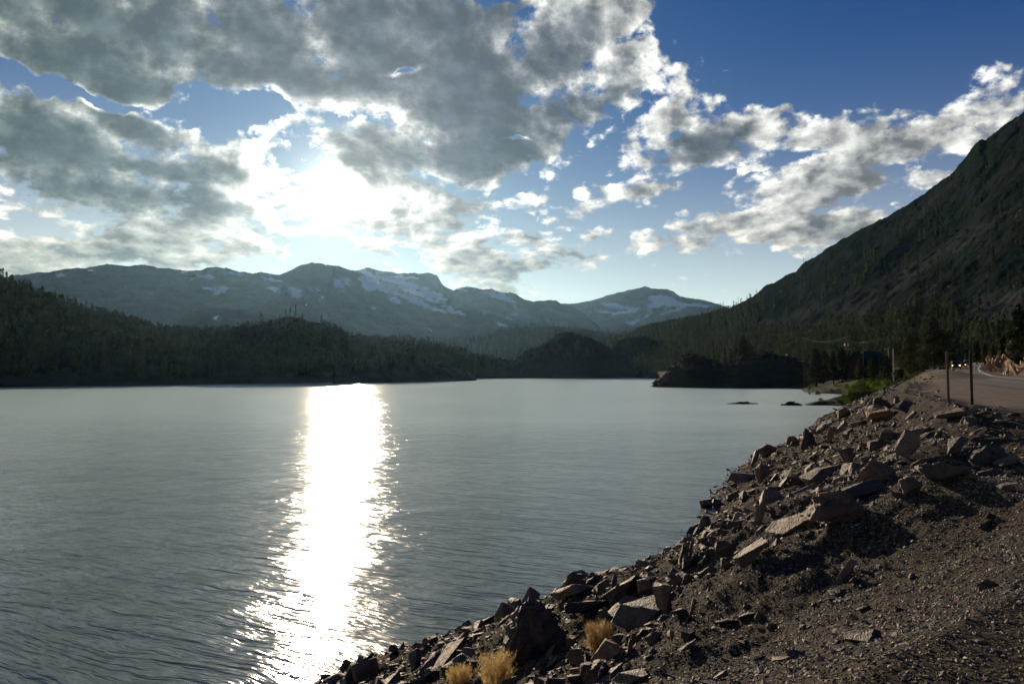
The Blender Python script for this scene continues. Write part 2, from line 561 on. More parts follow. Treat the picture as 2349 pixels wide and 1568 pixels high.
def on_ridge(name, n, cond=None, tmin=0.0, tmax=1.0, seed=0):
    """n random points on the front of a ridge: x, y, z, t, px, py."""
    az, t, X, Y, Z = RIDGES[name]
    r = np.random.default_rng(seed)
    nf = int(np.searchsorted(t, 1.0)) + 1
    i0 = int(np.searchsorted(t, tmin))
    i1 = min(int(np.searchsorted(t, tmax)), len(t) - 2)
    a = r.uniform(i0, max(i1, i0 + 1), n)
    b = r.uniform(0, X.shape[1] - 1.001, n)
    ia, ib = a.astype(int), b.astype(int)
    fa, fb = a - ia, b - ib

    def g(M):
        return (M[ia, ib] * (1 - fa) + M[ia + 1, ib] * fa) * (1 - fb) + (M[ia, ib + 1] * (1 - fa) + M[ia + 1, ib + 1] * fa) * fb
    x, y, z = g(X), g(Y), g(Z)
    d = y * math.cos(PITCH) + (z - EYE) * math.sin(PITCH)
    px = DW / 2 + FD * x / d
    py = DH / 2 - FD * ((z - EYE) * math.cos(PITCH) - y * math.sin(PITCH)) / d
    keep = np.ones(n, bool)
    if cond is not None:
        keep = cond(x, y, z, px, py, r)
    return np.stack([x, y, z, t[ia], px, py], 1)[keep]


def spots(lst, soft=0.35):
    """Patches at places of the photograph: (px, py, half width, half height, turn)."""
    def f(PX, PY, X, Y, Z, T):
        out_ = np.zeros_like(PX)
        wx = fbm(PX / 22, PY / 9, 77, 4, 0.6)
        wy = fbm(PX / 22, PY / 9, 99, 4, 0.6)
        for (cx, cy, rx, ry, rot) in lst:
            c, s = math.cos(math.radians(rot)), math.sin(math.radians(rot))
            dx, dy = PX + wx * 9 - cx, PY + wy * 3 - cy
            a = (dx * c + dy * s) / rx
            b = (-dx * s + dy * c) / ry
            q = np.sqrt(a * a + b * b)
            out_ = np.maximum(out_, np.clip(1 - (q - (1 - soft)) / (2 * soft), 0, 1))
        return out_
    return f


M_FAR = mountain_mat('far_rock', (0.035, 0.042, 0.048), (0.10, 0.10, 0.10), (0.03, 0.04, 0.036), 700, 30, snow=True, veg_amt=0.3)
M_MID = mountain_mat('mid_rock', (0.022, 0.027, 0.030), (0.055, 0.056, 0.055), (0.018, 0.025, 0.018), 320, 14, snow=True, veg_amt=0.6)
M_SLOPE = mountain_mat('slope_rock', (0.007, 0.012, 0.014), (0.029, 0.033, 0.033), (0.010, 0.026, 0.014), 60, 2.2, veg_amt=0.75)
M_HILL = mountain_mat('hill_ground', (0.012, 0.014, 0.013), (0.038, 0.035, 0.030), (0.013, 0.021, 0.010), 40, 1.2, veg_amt=0.6)

# far peak right of the middle
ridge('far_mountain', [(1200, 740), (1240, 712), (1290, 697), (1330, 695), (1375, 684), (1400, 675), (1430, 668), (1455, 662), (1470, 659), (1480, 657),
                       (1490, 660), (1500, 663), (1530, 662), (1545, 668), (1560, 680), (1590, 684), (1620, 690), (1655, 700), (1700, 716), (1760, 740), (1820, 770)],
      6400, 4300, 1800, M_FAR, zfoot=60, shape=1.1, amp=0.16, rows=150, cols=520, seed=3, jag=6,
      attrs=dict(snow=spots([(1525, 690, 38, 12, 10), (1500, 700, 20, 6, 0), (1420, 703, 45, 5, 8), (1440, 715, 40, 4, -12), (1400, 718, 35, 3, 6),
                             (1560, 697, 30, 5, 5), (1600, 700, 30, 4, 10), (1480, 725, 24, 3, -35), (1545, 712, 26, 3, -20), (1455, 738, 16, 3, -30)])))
# low dark hump in the gap
ridge('gap_hill', [(1370, 760), (1400, 744), (1430, 741), (1460, 750), (1520, 770)], 4000, 3300, 500, M_FAR, zfoot=70, amp=0.1, rows=50, cols=120,
      seed=14, jag=4, attrs=dict(snow=spots([])))
# flat-topped crag with snow fields
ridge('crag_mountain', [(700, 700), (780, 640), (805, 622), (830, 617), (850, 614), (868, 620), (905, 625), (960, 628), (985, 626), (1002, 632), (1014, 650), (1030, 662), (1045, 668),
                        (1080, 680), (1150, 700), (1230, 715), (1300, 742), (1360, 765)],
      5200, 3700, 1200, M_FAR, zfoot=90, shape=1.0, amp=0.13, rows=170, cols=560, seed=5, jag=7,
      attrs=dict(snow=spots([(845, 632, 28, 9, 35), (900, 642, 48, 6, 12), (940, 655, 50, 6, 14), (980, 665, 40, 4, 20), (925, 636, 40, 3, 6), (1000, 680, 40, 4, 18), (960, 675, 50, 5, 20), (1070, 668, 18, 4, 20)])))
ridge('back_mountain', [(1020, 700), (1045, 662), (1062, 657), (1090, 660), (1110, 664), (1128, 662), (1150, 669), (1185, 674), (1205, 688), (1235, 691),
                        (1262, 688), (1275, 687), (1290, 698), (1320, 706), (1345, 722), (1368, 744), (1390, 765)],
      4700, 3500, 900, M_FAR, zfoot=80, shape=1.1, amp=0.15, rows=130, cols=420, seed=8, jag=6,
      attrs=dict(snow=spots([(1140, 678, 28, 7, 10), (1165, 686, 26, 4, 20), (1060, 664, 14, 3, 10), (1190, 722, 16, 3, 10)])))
# long dark mountain on the left with scattered snow
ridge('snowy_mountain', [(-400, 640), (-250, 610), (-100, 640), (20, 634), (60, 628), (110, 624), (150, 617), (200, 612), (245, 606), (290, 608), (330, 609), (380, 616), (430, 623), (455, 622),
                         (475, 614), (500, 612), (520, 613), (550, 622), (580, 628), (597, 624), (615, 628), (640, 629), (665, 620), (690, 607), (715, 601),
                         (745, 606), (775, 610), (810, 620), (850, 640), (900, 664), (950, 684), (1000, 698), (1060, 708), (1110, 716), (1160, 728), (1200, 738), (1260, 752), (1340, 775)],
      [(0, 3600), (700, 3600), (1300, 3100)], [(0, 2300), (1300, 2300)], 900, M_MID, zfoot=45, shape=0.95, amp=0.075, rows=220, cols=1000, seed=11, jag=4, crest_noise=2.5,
      attrs=dict(snow=spots([(136, 631, 13, 3, -8), (211, 621, 8, 2.5, -5), (470, 633, 24, 4, 6), (437, 641, 5, 2.5, 20), (535, 628, 20, 3, 5), (625, 640, 26, 3, 8), (420, 625, 10, 2, 4),
                             (488, 664, 26, 6, 12), (505, 666, 16, 7, -35), (517, 666, 9, 6, -40), (625, 663, 15, 5, 8), (675, 664, 22, 5, 10), (678, 676, 15, 9, 20), (715, 664, 12, 2.5, 5),
                             (775, 651, 13, 8, 40), (795, 646, 9, 7, 45), (777, 667, 7, 2.5, 10), (850, 655, 12, 15, -50), (835, 645, 22, 8, 30), (880, 660, 40, 8, 24), (930, 680, 50, 6, 24),
                             (970, 695, 36, 5, 26), (1000, 708, 30, 4, 22), (910, 690, 22, 6, 18), (1035, 710, 18, 6, 28), (1050, 716, 14, 4, 30), (1108, 716, 9, 5, 50), (1170, 730, 15, 4, 14),
                             (1150, 745, 12, 3, 20), (505, 675, 3, 2, 0), (500, 729, 6, 6, 0), (855, 706, 9, 4, 15), (985, 755, 9, 3, 20), (740, 683, 6, 3, 10), (697, 697, 3, 2, 0), (1190, 728, 12, 3, 14)])))
ridge('foothill', [(330, 770), (420, 722), (460, 712), (500, 705), (540, 710), (600, 716), (660, 735), (760, 770)], 2000, 1500, 350, M_MID, zfoot=30, amp=0.12,
      rows=70, cols=220, seed=19, jag=4, attrs=dict(snow=spots([(500, 729, 6, 6, 0)])))
# wooded ridge in the haze, middle
ridge('wooded_hill__mid', lower([(820, 800), (880, 790), (960, 786), (1010, 772), (1060, 762), (1110, 757), (1150, 748), (1180, 743), (1220, 740), (1290, 739), (1320, 743),
                           (1350, 749), (1400, 754), (1460, 762), (1600, 770), (1700, 800)], 9), 2150, 1400, 500, M_HILL, zfoot=4, shape=0.9, amp=0.10, rows=110, cols=420,
      seed=23, jag=3, attrs=dict(snow=lambda PX, PY, X, Y, Z, T: PX * 0))
# left wooded hillside
ridge('wooded_hill__left', lower(lower([(-700, 430), (-400, 500), (-200, 560), (0, 636), (30, 656), (60, 665), (90, 678), (120, 692), (150, 703), (200, 716), (240, 726), (300, 742), (350, 750), (400, 756), (480, 758),
                            (540, 752), (580, 746), (620, 742), (660, 745), (700, 750), (740, 752), (780, 762), (820, 772), (860, 776), (905, 776), (960, 776), (1000, 784), (1040, 800),
                            (1060, 812), (1110, 828), (1180, 850)], 13), 10, 300, 1060),
      [(0, 700), (400, 800), (800, 780), (1100, 800)], [(0, 415), (300, 425), (700, 480), (1000, 640), (1100, 760)], 420, M_HILL, zfoot=1.0, shape=0.8, amp=0.05, rows=160, cols=700, seed=27, jag=1.6)
# dark knoll in front of it
ridge('rocky_knoll', [(505, 790), (540, 760), (575, 745), (610, 737), (640, 730), (655, 722), (668, 727), (700, 735), (740, 742), (765, 750), (785, 765), (805, 790)],
      600, 500, 120, M_HILL, zfoot=8, shape=0.7, amp=0.09, rows=80, cols=260, seed=29, jag=1.5)
# promontory that ends in the point right of the sun glitter
ridge('promontory', [(760, 850), (820, 822), (860, 808), (900, 806), (940, 812), (965, 826), (1000, 832), (1030, 838), (1060, 849), (1085, 864), (1096, 871)],
      [(760, 520), (1096, 590)], [(760, 455), (900, 480), (1000, 520), (1096, 575)], 110, M_HILL, zfoot=0.0, shape=0.75, amp=0.10, rows=90, cols=360, seed=31, jag=1.2)
# far middle rocky hills on the shore
ridge('rocky_hill__middle', [(1080, 866), (1085, 850), (1100, 836), (1130, 826), (1180, 822), (1205, 806), (1232, 796), (1262, 780), (1275, 768), (1295, 762), (1310, 763), (1330, 768), (1352, 771), (1370, 783),
                             (1395, 796), (1420, 806), (1440, 822), (1460, 840), (1480, 858), (1490, 866)],
      [(1080, 800), (1490, 810)], [(1080, 765), (1490, 765)], 130, M_HILL, zfoot=0.0, shape=0.62, amp=0.16, rows=110, cols=420, seed=37, jag=1.8)
ridge('rocky_hill__behind', [(1395, 860), (1405, 800), (1420, 782), (1445, 774), (1480, 772), (1505, 779), (1525, 790), (1540, 805), (1560, 840), (1590, 866)],
      [(1390, 930), (1590, 940)], [(1390, 850), (1590, 850)], 130, M_HILL, zfoot=0.0, shape=0.62, amp=0.12, rows=80, cols=240, seed=41, jag=1.8)
# dark headland with boulders, right
ridge('headland', [(1493, 884), (1505, 876), (1520, 866), (1530, 850), (1545, 838), (1560, 827), (1578, 816), (1595, 813), (1615, 818), (1635, 830), (1660, 838), (1690, 826), (1715, 816), (1745, 813),
                   (1775, 814), (1800, 818), (1830, 823), (1860, 828), (1900, 840), (1940, 862)],
      [(1493, 372), (1600, 400), (1940, 430)], [(1493, 356), (1560, 350), (1700, 345), (1850, 360), (1940, 400)], 60, M_HILL, zfoot=0.0, shape=0.55, amp=0.14, rows=110, cols=420, seed=43, jag=1.2)


def scree(PX, PY, X, Y, Z, T):
    s = spots([(2060, 640, 260, 16, -30), (1800, 735, 150, 12, -22), (1990, 690, 170, 18, -32), (2250, 745, 90, 40, -15), (2290, 690, 90, 22, -20)], 0.5)(PX, PY, X, Y, Z, T)
    return s * (0.75 + 0.4 * fbm(X / 30, Y / 30, 51, 4))


# the big slope on the right
ridge('mountain_slope', lower([(1330, 790), (1390, 770), (1420, 762), (1440, 758), (1470, 742), (1500, 733), (1515, 728), (1530, 727), (1560, 722), (1590, 715), (1620, 708), (1650, 700), (1680, 692), (1700, 684), (1725, 675),
                         (1750, 662), (1775, 650), (1800, 636), (1825, 622), (1840, 606), (1870, 588), (1900, 568), (1930, 548), (1960, 532), (1985, 522), (2010, 508), (2035, 494), (2060, 480),
                         (2085, 468), (2110, 450), (2140, 425), (2165, 408), (2190, 388), (2215, 362), (2235, 335), (2247, 322), (2262, 320), (2285, 300), (2310, 282), (2349, 262), (2450, 190), (2600, 120), (3000, -120)], 9, -9999, 1735),
      [(1330, 1500), (1700, 1250), (2000, 1000), (2349, 820), (3000, 600)], [(1330, 900), (1600, 640), (1800, 520), (2000, 420), (2349, 330), (3000, 230)], 400, M_SLOPE,
      zfoot=4, shape=1.12, amp=0.055, rows=420, cols=1100, seed=47, jag=2.2, crest_noise=1.5, attrs=dict(scree=scree))

# ------------------------------------------------------------------ near shore: one sheet of ground from the camera to the foot of the slopes
def lake_pt(px, py, z=0.0):
    d = ray(px, py)
    t = (z - EYE) / d.z
    return d.x * t, d.y * t


SHORE_PX = [(600, 1700), (680, 1600), (740, 1568), (850, 1512), (905, 1500), (1040, 1468), (1160, 1422), (1185, 1412), (1280, 1375), (1400, 1328), (1480, 1288), (1545, 1258), (1600, 1215),
            (1625, 1175), (1640, 1140), (1662, 1110), (1668, 1090), (1700, 1070), (1760, 1040), (1790, 1022), (1830, 1008), (1880, 975), (1915, 955), (1945, 931), (1900, 929),
            (1850, 929.5), (1845, 927), (1900, 922), (1935, 916), (1950, 908), (1935, 903), (1880, 902), (1845, 899), (1838, 893), (1800, 889), (1775, 884), (1700, 877), (1600, 872), (1450, 866), (1380, 862.5)]
SHORE = [(-40.0, -25.0), (-22.0, 2.0)] + [lake_pt(*p) for p in SHORE_PX]
SHORE = np.array(SHORE)
POLY = np.vstack([SHORE, [(1200, 1200), (1200, -200), (-60, -200)]])


def shore_dist(x, y):
    """Distance inland from the waterline (negative over water)."""
    shp = x.shape
    x, y = x.ravel(), y.ravel()
    best = np.full(x.shape, 1e9)
    for (x0, y0), (x1, y1) in zip(SHORE[:-1], SHORE[1:]):
        dx, dy = x1 - x0, y1 - y0
        t = np.clip(((x - x0) * dx + (y - y0) * dy) / (dx * dx + dy * dy + 1e-9), 0, 1)
        best = np.minimum(best, np.hypot(x - x0 - t * dx, y - y0 - t * dy))
    inside = np.zeros(x.shape, bool)
    n = len(POLY)
    for i in range(n):
        (x0, y0), (x1, y1) = POLY[i], POLY[(i + 1) % n]
        if y0 == y1:
            continue
        c = (y0 > y) != (y1 > y)
        inside ^= c & (x < (x1 - x0) * (y - y0) / (y1 - y0) + x0)
    return np.where(inside, best, -best).reshape(shp)


# road: its far (right-hand) white line, from the photograph, on a surface that climbs gently
def road_z(y):
    y = np.asarray(y, float)
    return 5.8 + np.maximum(0, y - 40) * 0.0136 + np.maximum(0, y - 150) * 0.001


LINE = np.array([(32.0, 20.0), (41.5, 45.0), (50.0, 70.0), (56.6, 88.0), (58.6, 94.0), (62.6, 104.0), (81.6, 139.0), (108.8, 186.0), (132.0, 225.0), (154.0, 262.0), (172.0, 300.0), (178.0, 340.0), (165.0, 385.0)])
EDGE_L = LINE + np.array([(-8.2, 4.2)] * len(LINE))


def line_x(y):
    return np.interp(y, LINE[:, 1], LINE[:, 0])


MOUND = None


def height(x, y, detail=True):
    x = np.asarray(x, float)
    y = np.asarray(y, float)
    x, y = np.broadcast_arrays(x, y)
    s = shore_dist(x, y)
    plateau = road_z(y)
    far = sstep(72, 104, y)
    # embankment of broken rock up to the road
    wdt = 13.6 - 2.2 * sstep(8, 16, y)
    k = np.clip(s / wdt, 0, 1)
    z_near = plateau * np.minimum(1.0, k ** 1.15)
    z_near = np.where(s > wdt, plateau, z_near)
    # beyond the lot the shore is low meadow, boulders, willows; the road runs on a bank
    base = 0.9 + 4.6 * sstep(2, 26, s) + 1.4 * sstep(20, 50, s) + 0.5 * np.exp(-((x - 104) ** 2 + (y - 238) ** 2) / 500.0) + 1.2 * fbm(x / 22, y / 22, 61, 4) * sstep(2, 12, s)
    base = np.minimum(base, s * 0.35)
    rd = x - (line_x(y) - 8.5)
    bank = plateau - np.clip(-rd - 0.8, 0, 100) * 0.42
    z_far = np.maximum(base, np.where(rd > -0.8, plateau, bank))
    z = z_near * (1 - far) + z_far * far
    # dip with rocks between the camera's gravel and the lot by the posts
    dip = sstep(11.5, 17, y) * sstep(40, 31, y) * sstep(10.0, 12.0, s) * sstep(40, 25, s)
    z = z - 0.55 * dip
    # low berm along the lot's lake side
    bx, by = 56.5, 104.0
    q = ((x - bx) * 0.45 + (y - by) * 0.89) / 15.0
    w = ((x - bx) * 0.89 - (y - by) * 0.45) / 3.0
    z = z + 0.9 * np.exp(-q * q * q * q - w * w)
    # cutting on the right of the road
    rr = x - line_x(y)
    cut = sstep(2.8, 7.5, rr) * sstep(100, 116, y) * sstep(340, 270, y)
    z = z + cut * (3.4 + 3.5 * sstep(6, 14, rr) + 5.0 * sstep(14, 45, rr)) * (0.75 + 0.35 * fbm(x / 9, y / 9, 67, 4))
    z = np.where(rr > 4.0, z + np.maximum(0, rr - 14) * 0.10 * sstep(60, 110, y), z)
    if detail:
        rough = sstep(-2, 1.5, s) * sstep(14.5, 10.5, s) * (1 - far)
        rough = np.maximum(rough, dip * 0.8)
        z = z + rough * (0.26 * fbm(x / 2.6, y / 2.6, 71, 5, 0.6) + 0.10 * ridged(x / 0.9, y / 0.9, 73, 4))
        flat = sstep(10, 13, s)
        z = z + flat * 0.016 * fbm(x / 1.1, y / 1.1, 79, 5, 0.6) * sstep(80, 30, y)
        z = z + far * sstep(1, 5, s) * (1 - sstep(-14, -6, rd)) * 0.35 * fbm(x / 3.5, y / 3.5, 83, 4)
        z = z + cut * 1.5 * ridged(x / 5, y / 5, 87, 6, 0.62) * sstep(3, 7, rr)
    if MOUND is not None:
        mx, my = MOUND
        a = ((x - mx) * 0.80 + (y - my) * 0.60) / 0.085 / MD
        b = (-(x - mx) * 0.60 + (y - my) * 0.80) / 0.060 / MD
        z = z + 0.024 * MD * np.exp(-(a * a + b * b))
    # lake bed
    z = np.where(s < 0, np.maximum(s * 0.22, -6) + np.where(s > -2.5, 0.08 * fbm(x / 0.8, y / 0.8, 91, 4), 0), z)
    return z


def hit(px, py, t0=1.5, t1=900.0):
    """Where the line of sight through a point of the photograph meets the near ground."""
    d = ray(px, py)
    ts = t0 * (t1 / t0) ** np.linspace(0, 1, 1500)
    zs = EYE + d.z * ts
    h = np.maximum(height(d.x * ts, d.y * ts), 0.0)
    i = np.argmax(zs < h)
    if zs[i] >= h[i]:
        return None
    t = ts[i]
    return np.array([d.x * t, d.y * t, float(h[i])]), t


h_ = hit(1735, 1335)
MOUND = (h_[0][0], h_[0][1])
MD = float(h_[1])
print('mound', MOUND, MD)


def near_ground():
    az = np.linspace(math.radians(-46), math.radians(52), 900)
    r = np.concatenate([1.0 * (12.0 / 1.0) ** np.linspace(0, 1, 160)[:-1], 12 * (120 / 12.0) ** np.linspace(0, 1, 460)[:-1], 120 * (1000 / 120.0) ** np.linspace(0, 1, 260)])
    R, A = np.meshgrid(r, az, indexing='ij')
    X, Y = R * np.sin(A), R * np.cos(A)
    Z = height(X, Y)
    me = mesh_from('shore_ground', np.stack([X, Y, Z], -1).reshape(-1, 3), grid_faces(len(r), len(az))[:, ::-1], smooth=True)
    s = shore_dist(X, Y)
    rd = X - (line_x(Y) - 8.5)
    rr = X - line_x(Y)
    lot = sstep(10.5, 14, s) * sstep(33, 40, Y) * (1 - sstep(-14, -6, -rd) * sstep(100, 110, Y))
    add_attr(me, 'lot', lot * (1 - sstep(9, 14, rr)))
    grass = sstep(122, 150, Y) * sstep(2, 8, s) * (1 - sstep(-16, -8, rd)) + sstep(5.5, 7, rr) * sstep(60, 90, Y) * 0.8
    grass = np.clip(grass + np.exp(-((X - 49) * 0.89 - (Y - 92) * 0.45) ** 2 / 30.0) * sstep(70, 80, Y) * sstep(120, 110, Y) * 0.15, 0, 1)
    add_attr(me, 'grass', grass * (0.5 + 0.5 * sstep(-0.2, 0.4, fbm(X / 8, Y / 8, 95, 4))))
    add_attr(me, 'dark', sstep(235, 310, Y) * (1 - sstep(-12, -8, rd)))
    add_attr(me, 'wet', sstep(0.9, 0.05, s))
    add_attr(me, 'cut', sstep(2.6, 5.0, rr) * sstep(100, 112, Y) * sstep(300, 250, Y))
    m, n, b = material('gravel_ground', 0.95, 0.06)
    p = wpos(n)

    def at(k):
        return n.new('ShaderNodeAttribute', attribute_name=k).outputs['Fac']
    big_ = n.noise(p, 0.45, 5.0, 0.6)
    pebc = n.sep(n.voro(p, 24.0, 'F1', 'Color'))[0]
    pebd = n.voro(p, 24.0, 'F1')
    fine = n.noise(p, 34.0, 5.0, 0.7)
    c = n.mix(n.ramp(pebc, 0.1, 0.95), (0.013, 0.012, 0.011), (0.085, 0.073, 0.057))
    c = n.mix(n.ramp(fine, 0.35, 0.7, 0.0, 0.6), c, (0.045, 0.037, 0.028))
    c = n.mix(n.ramp(big_, 0.45, 0.72, 0.0, 0.5), c, (0.085, 0.068, 0.035))
    lotn = n.noise(n.vec('MULTIPLY', p, (1.0, 2.4, 1.0)), 0.8, 6.0, 0.62)
    lotc = n.mix(n.ramp(lotn, 0.32, 0.7), (0.13, 0.108, 0.086), (0.26, 0.22, 0.18))
    c = n.mix(at('lot'), c, lotc)
    gr = n.mix(n.ramp(n.noise(p, 0.25, 5.0, 0.6), 0.38, 0.62), (0.035, 0.060, 0.012), (0.17, 0.16, 0.035))
    c = n.mix(at('grass'), c, gr)
    cutc = n.mix(n.ramp(n.noise(p, 0.9, 6.0, 0.65), 0.35, 0.65), (0.07, 0.052, 0.030), (0.24, 0.165, 0.10))
    c = n.mix(n.math('MULTIPLY', at('cut'), n.ramp(n.noise(p, 0.25, 4.0, 0.6), 0.38, 0.52)), c, cutc)
    c = n.mix(n.math('MULTIPLY', at('wet'), 0.65), c, (0.010, 0.010, 0.010))
    c = n.mix(at('dark'), c, n.mix(n.ramp(n.noise(p, 0.2, 5.0, 0.6), 0.4, 0.6), (0.012, 0.014, 0.010), (0.03, 0.028, 0.020)))
    n.put(b.inputs['Base Color'], c)
    n.put(b.inputs['Roughness'], n.math('MULTIPLY_ADD', at('wet'), -0.3, 0.95))
    hgt = n.math('ADD', n.math('MULTIPLY', pebd, -1.0), n.math('MULTIPLY', fine, 0.8))
    bump(n, b, hgt, 0.9, 0.03)
    tag(link('shore_ground', me, m), kind='structure')


near_ground()


# ------------------------------------------------------------------ base ground under everything, out past the mountains
def base_ground():
    # rings of one sheet; the lake bed in the middle, dry land beyond
    r = np.concatenate([[0.5], np.geomspace(60, 26000, 60)])
    az = np.linspace(-math.pi, math.pi, 181)
    R, A = np.meshgrid(r, az, indexing='ij')
    X, Y = R * np.sin(A), R * np.cos(A)
    Z = np.full_like(R, -7.0) + 9.5 * sstep(900, 1400, R)
    me = mesh_from('ground', np.stack([X, Y, Z], -1).reshape(-1, 3), grid_faces(len(r), len(az))[:, ::-1], smooth=True)
    tag(link('ground', me, M_HILL), kind='structure')


base_ground()

# ------------------------------------------------------------------ water
m, n, b = material('lake_water', 0.15, 0.5)
b.inputs['IOR'].default_value = 1.6
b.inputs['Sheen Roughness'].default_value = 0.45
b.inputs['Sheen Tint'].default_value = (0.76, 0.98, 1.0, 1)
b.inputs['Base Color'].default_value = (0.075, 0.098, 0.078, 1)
b.inputs['Anisotropic'].default_value = 0.88
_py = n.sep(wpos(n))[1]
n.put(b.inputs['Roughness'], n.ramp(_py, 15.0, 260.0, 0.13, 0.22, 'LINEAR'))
n.put(b.inputs['Base Color'], n.mix(n.ramp(_py, 18.0, 110.0), (0.040, 0.060, 0.056), (0.13, 0.155, 0.135)))  # sky reflection on the far lake put into a paler base colour
n.put(b.inputs['Sheen Weight'], n.ramp(_py, 15.0, 120.0, 0.07, 0.20, 'LINEAR'))  # added sheen brightens far water like sky light on fine ripples
p = wpos(n)
n.put(b.inputs['Tangent'], n.comb(0.0, 1.0, 0.0))
# ripples run towards the rocky shore: crests lie across the wind
wa = math.radians(-28)
pr = n.comb(n.vec('DOT_PRODUCT', p, (math.cos(wa), math.sin(wa), 0)), n.vec('DOT_PRODUCT', p, (-math.sin(wa), math.cos(wa), 0)), 0.0)
wob = n.noise(pr, 0.22, 3.0, 0.5, color=True, dim='2D')
pw = n.vec('ADD', pr, n.vec('SCALE', n.vec('SUBTRACT', wob, (0.5, 0.5, 0.5)), scale=1.1))
r1 = n.noise(n.vec('MULTIPLY', pw, (0.24, 1.8, 1.0)), 1.0, 4.0, 0.58, dim='2D')
r2 = n.noise(n.vec('MULTIPLY', pr, (0.9, 4.6, 1.0)), 1.0, 3.0, 0.55, dim='2D')
r3 = n.noise(n.vec('MULTIPLY', p, (0.11, 0.2, 1.0)), 1.0, 3.0, 0.5, dim='2D')
r4 = n.noise(n.vec('MULTIPLY', pw, (0.13, 0.62, 1.0)), 1.0, 3.0, 0.55, dim='2D')
gust = n.ramp(n.noise(n.vec('MULTIPLY', p, (0.012, 0.03, 1.0)), 1.0, 4.0, 0.55, dim='2D'), 0.3, 0.7, 0.75, 1.15)
hh = n.math('ADD', n.math('MULTIPLY', r1, 0.21), n.math('ADD', n.math('MULTIPLY', r2, 0.026), n.math('ADD', n.math('MULTIPLY', r3, 0.14), n.math('MULTIPLY', r4, 0.20))))
hh = n.math('MULTIPLY', n.math('MULTIPLY', hh, gust), n.ramp(_py, 20.0, 260.0, 1.0, 0.6, 'LINEAR'))
bump(n, b, hh, 1.0, 0.55)
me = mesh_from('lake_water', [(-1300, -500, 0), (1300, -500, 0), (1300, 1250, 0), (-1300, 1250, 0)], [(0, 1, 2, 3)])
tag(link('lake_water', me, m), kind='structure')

# ------------------------------------------------------------------ plants
def leaf_mat(name, dark, light, trans=0.25):
    m = bpy.data.materials.new(name)
    m.use_nodes = True
    n = NT(m.node_tree)
    b = m.node_tree.nodes['Principled BSDF']
    b.inputs['Roughness'].default_value = 0.8
    b.inputs['Specular IOR Level'].default_value = 0.15
    ob = n.new('ShaderNodeObjectInfo').outputs['Random']
    tint = n.new('ShaderNodeAttribute', attribute_name='tint').outputs['Fac']
    p = wpos(n)
    f = n.noise(p, 0.9, 3.0, 0.6)
    q = n.math('ADD', n.math('MULTIPLY', n.math('FRACT', n.math('ADD', ob, tint)), 0.6), n.math('MULTIPLY', f, 0.6))
    c = n.mix(n.ramp(q, 0.15, 0.95), dark, light)
    n.put(b.inputs['Base Color'], c)
    tr = n.new('ShaderNodeBsdfTranslucent')
    n.put(tr.inputs[0], c)
    mx = n.new('ShaderNodeMixShader')
    mx.inputs[0].default_value = trans
    m.node_tree.links.new(b.outputs[0], mx.inputs[1])
    m.node_tree.links.new(tr.outputs[0], mx.inputs[2])
    m.node_tree.links.new(mx.outputs[0], m.node_tree.nodes['Material Output'].inputs[0])
    return m


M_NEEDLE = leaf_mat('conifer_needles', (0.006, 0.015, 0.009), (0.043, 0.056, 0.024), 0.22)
M_HAZENEEDLE = leaf_mat('hazed_needles', (0.020, 0.034, 0.030), (0.060, 0.080, 0.062), 0.2)  # valley haze put into a paler, bluer needle colour
M_SLOPEN = leaf_mat('slope_needles', (0.020, 0.038, 0.022), (0.105, 0.130, 0.060), 0.25)
M_PINE = leaf_mat('pine_needles', (0.013, 0.022, 0.010), (0.055, 0.058, 0.020), 0.25)
M_WILLOW = leaf_mat('willow_leaves', (0.055, 0.110, 0.014), (0.19, 0.27, 0.035), 0.45)
M_OLIVE = leaf_mat('brush_leaves', (0.035, 0.050, 0.012), (0.110, 0.120, 0.030), 0.35)
M_BARK = plain('bark', (0.055, 0.036, 0.024), 0.95, 0.4, 3.0, 0.0, 0.05)
M_STRAW = leaf_mat('dry_straw', (0.30, 0.19, 0.07), (0.72, 0.54, 0.24), 0.45)


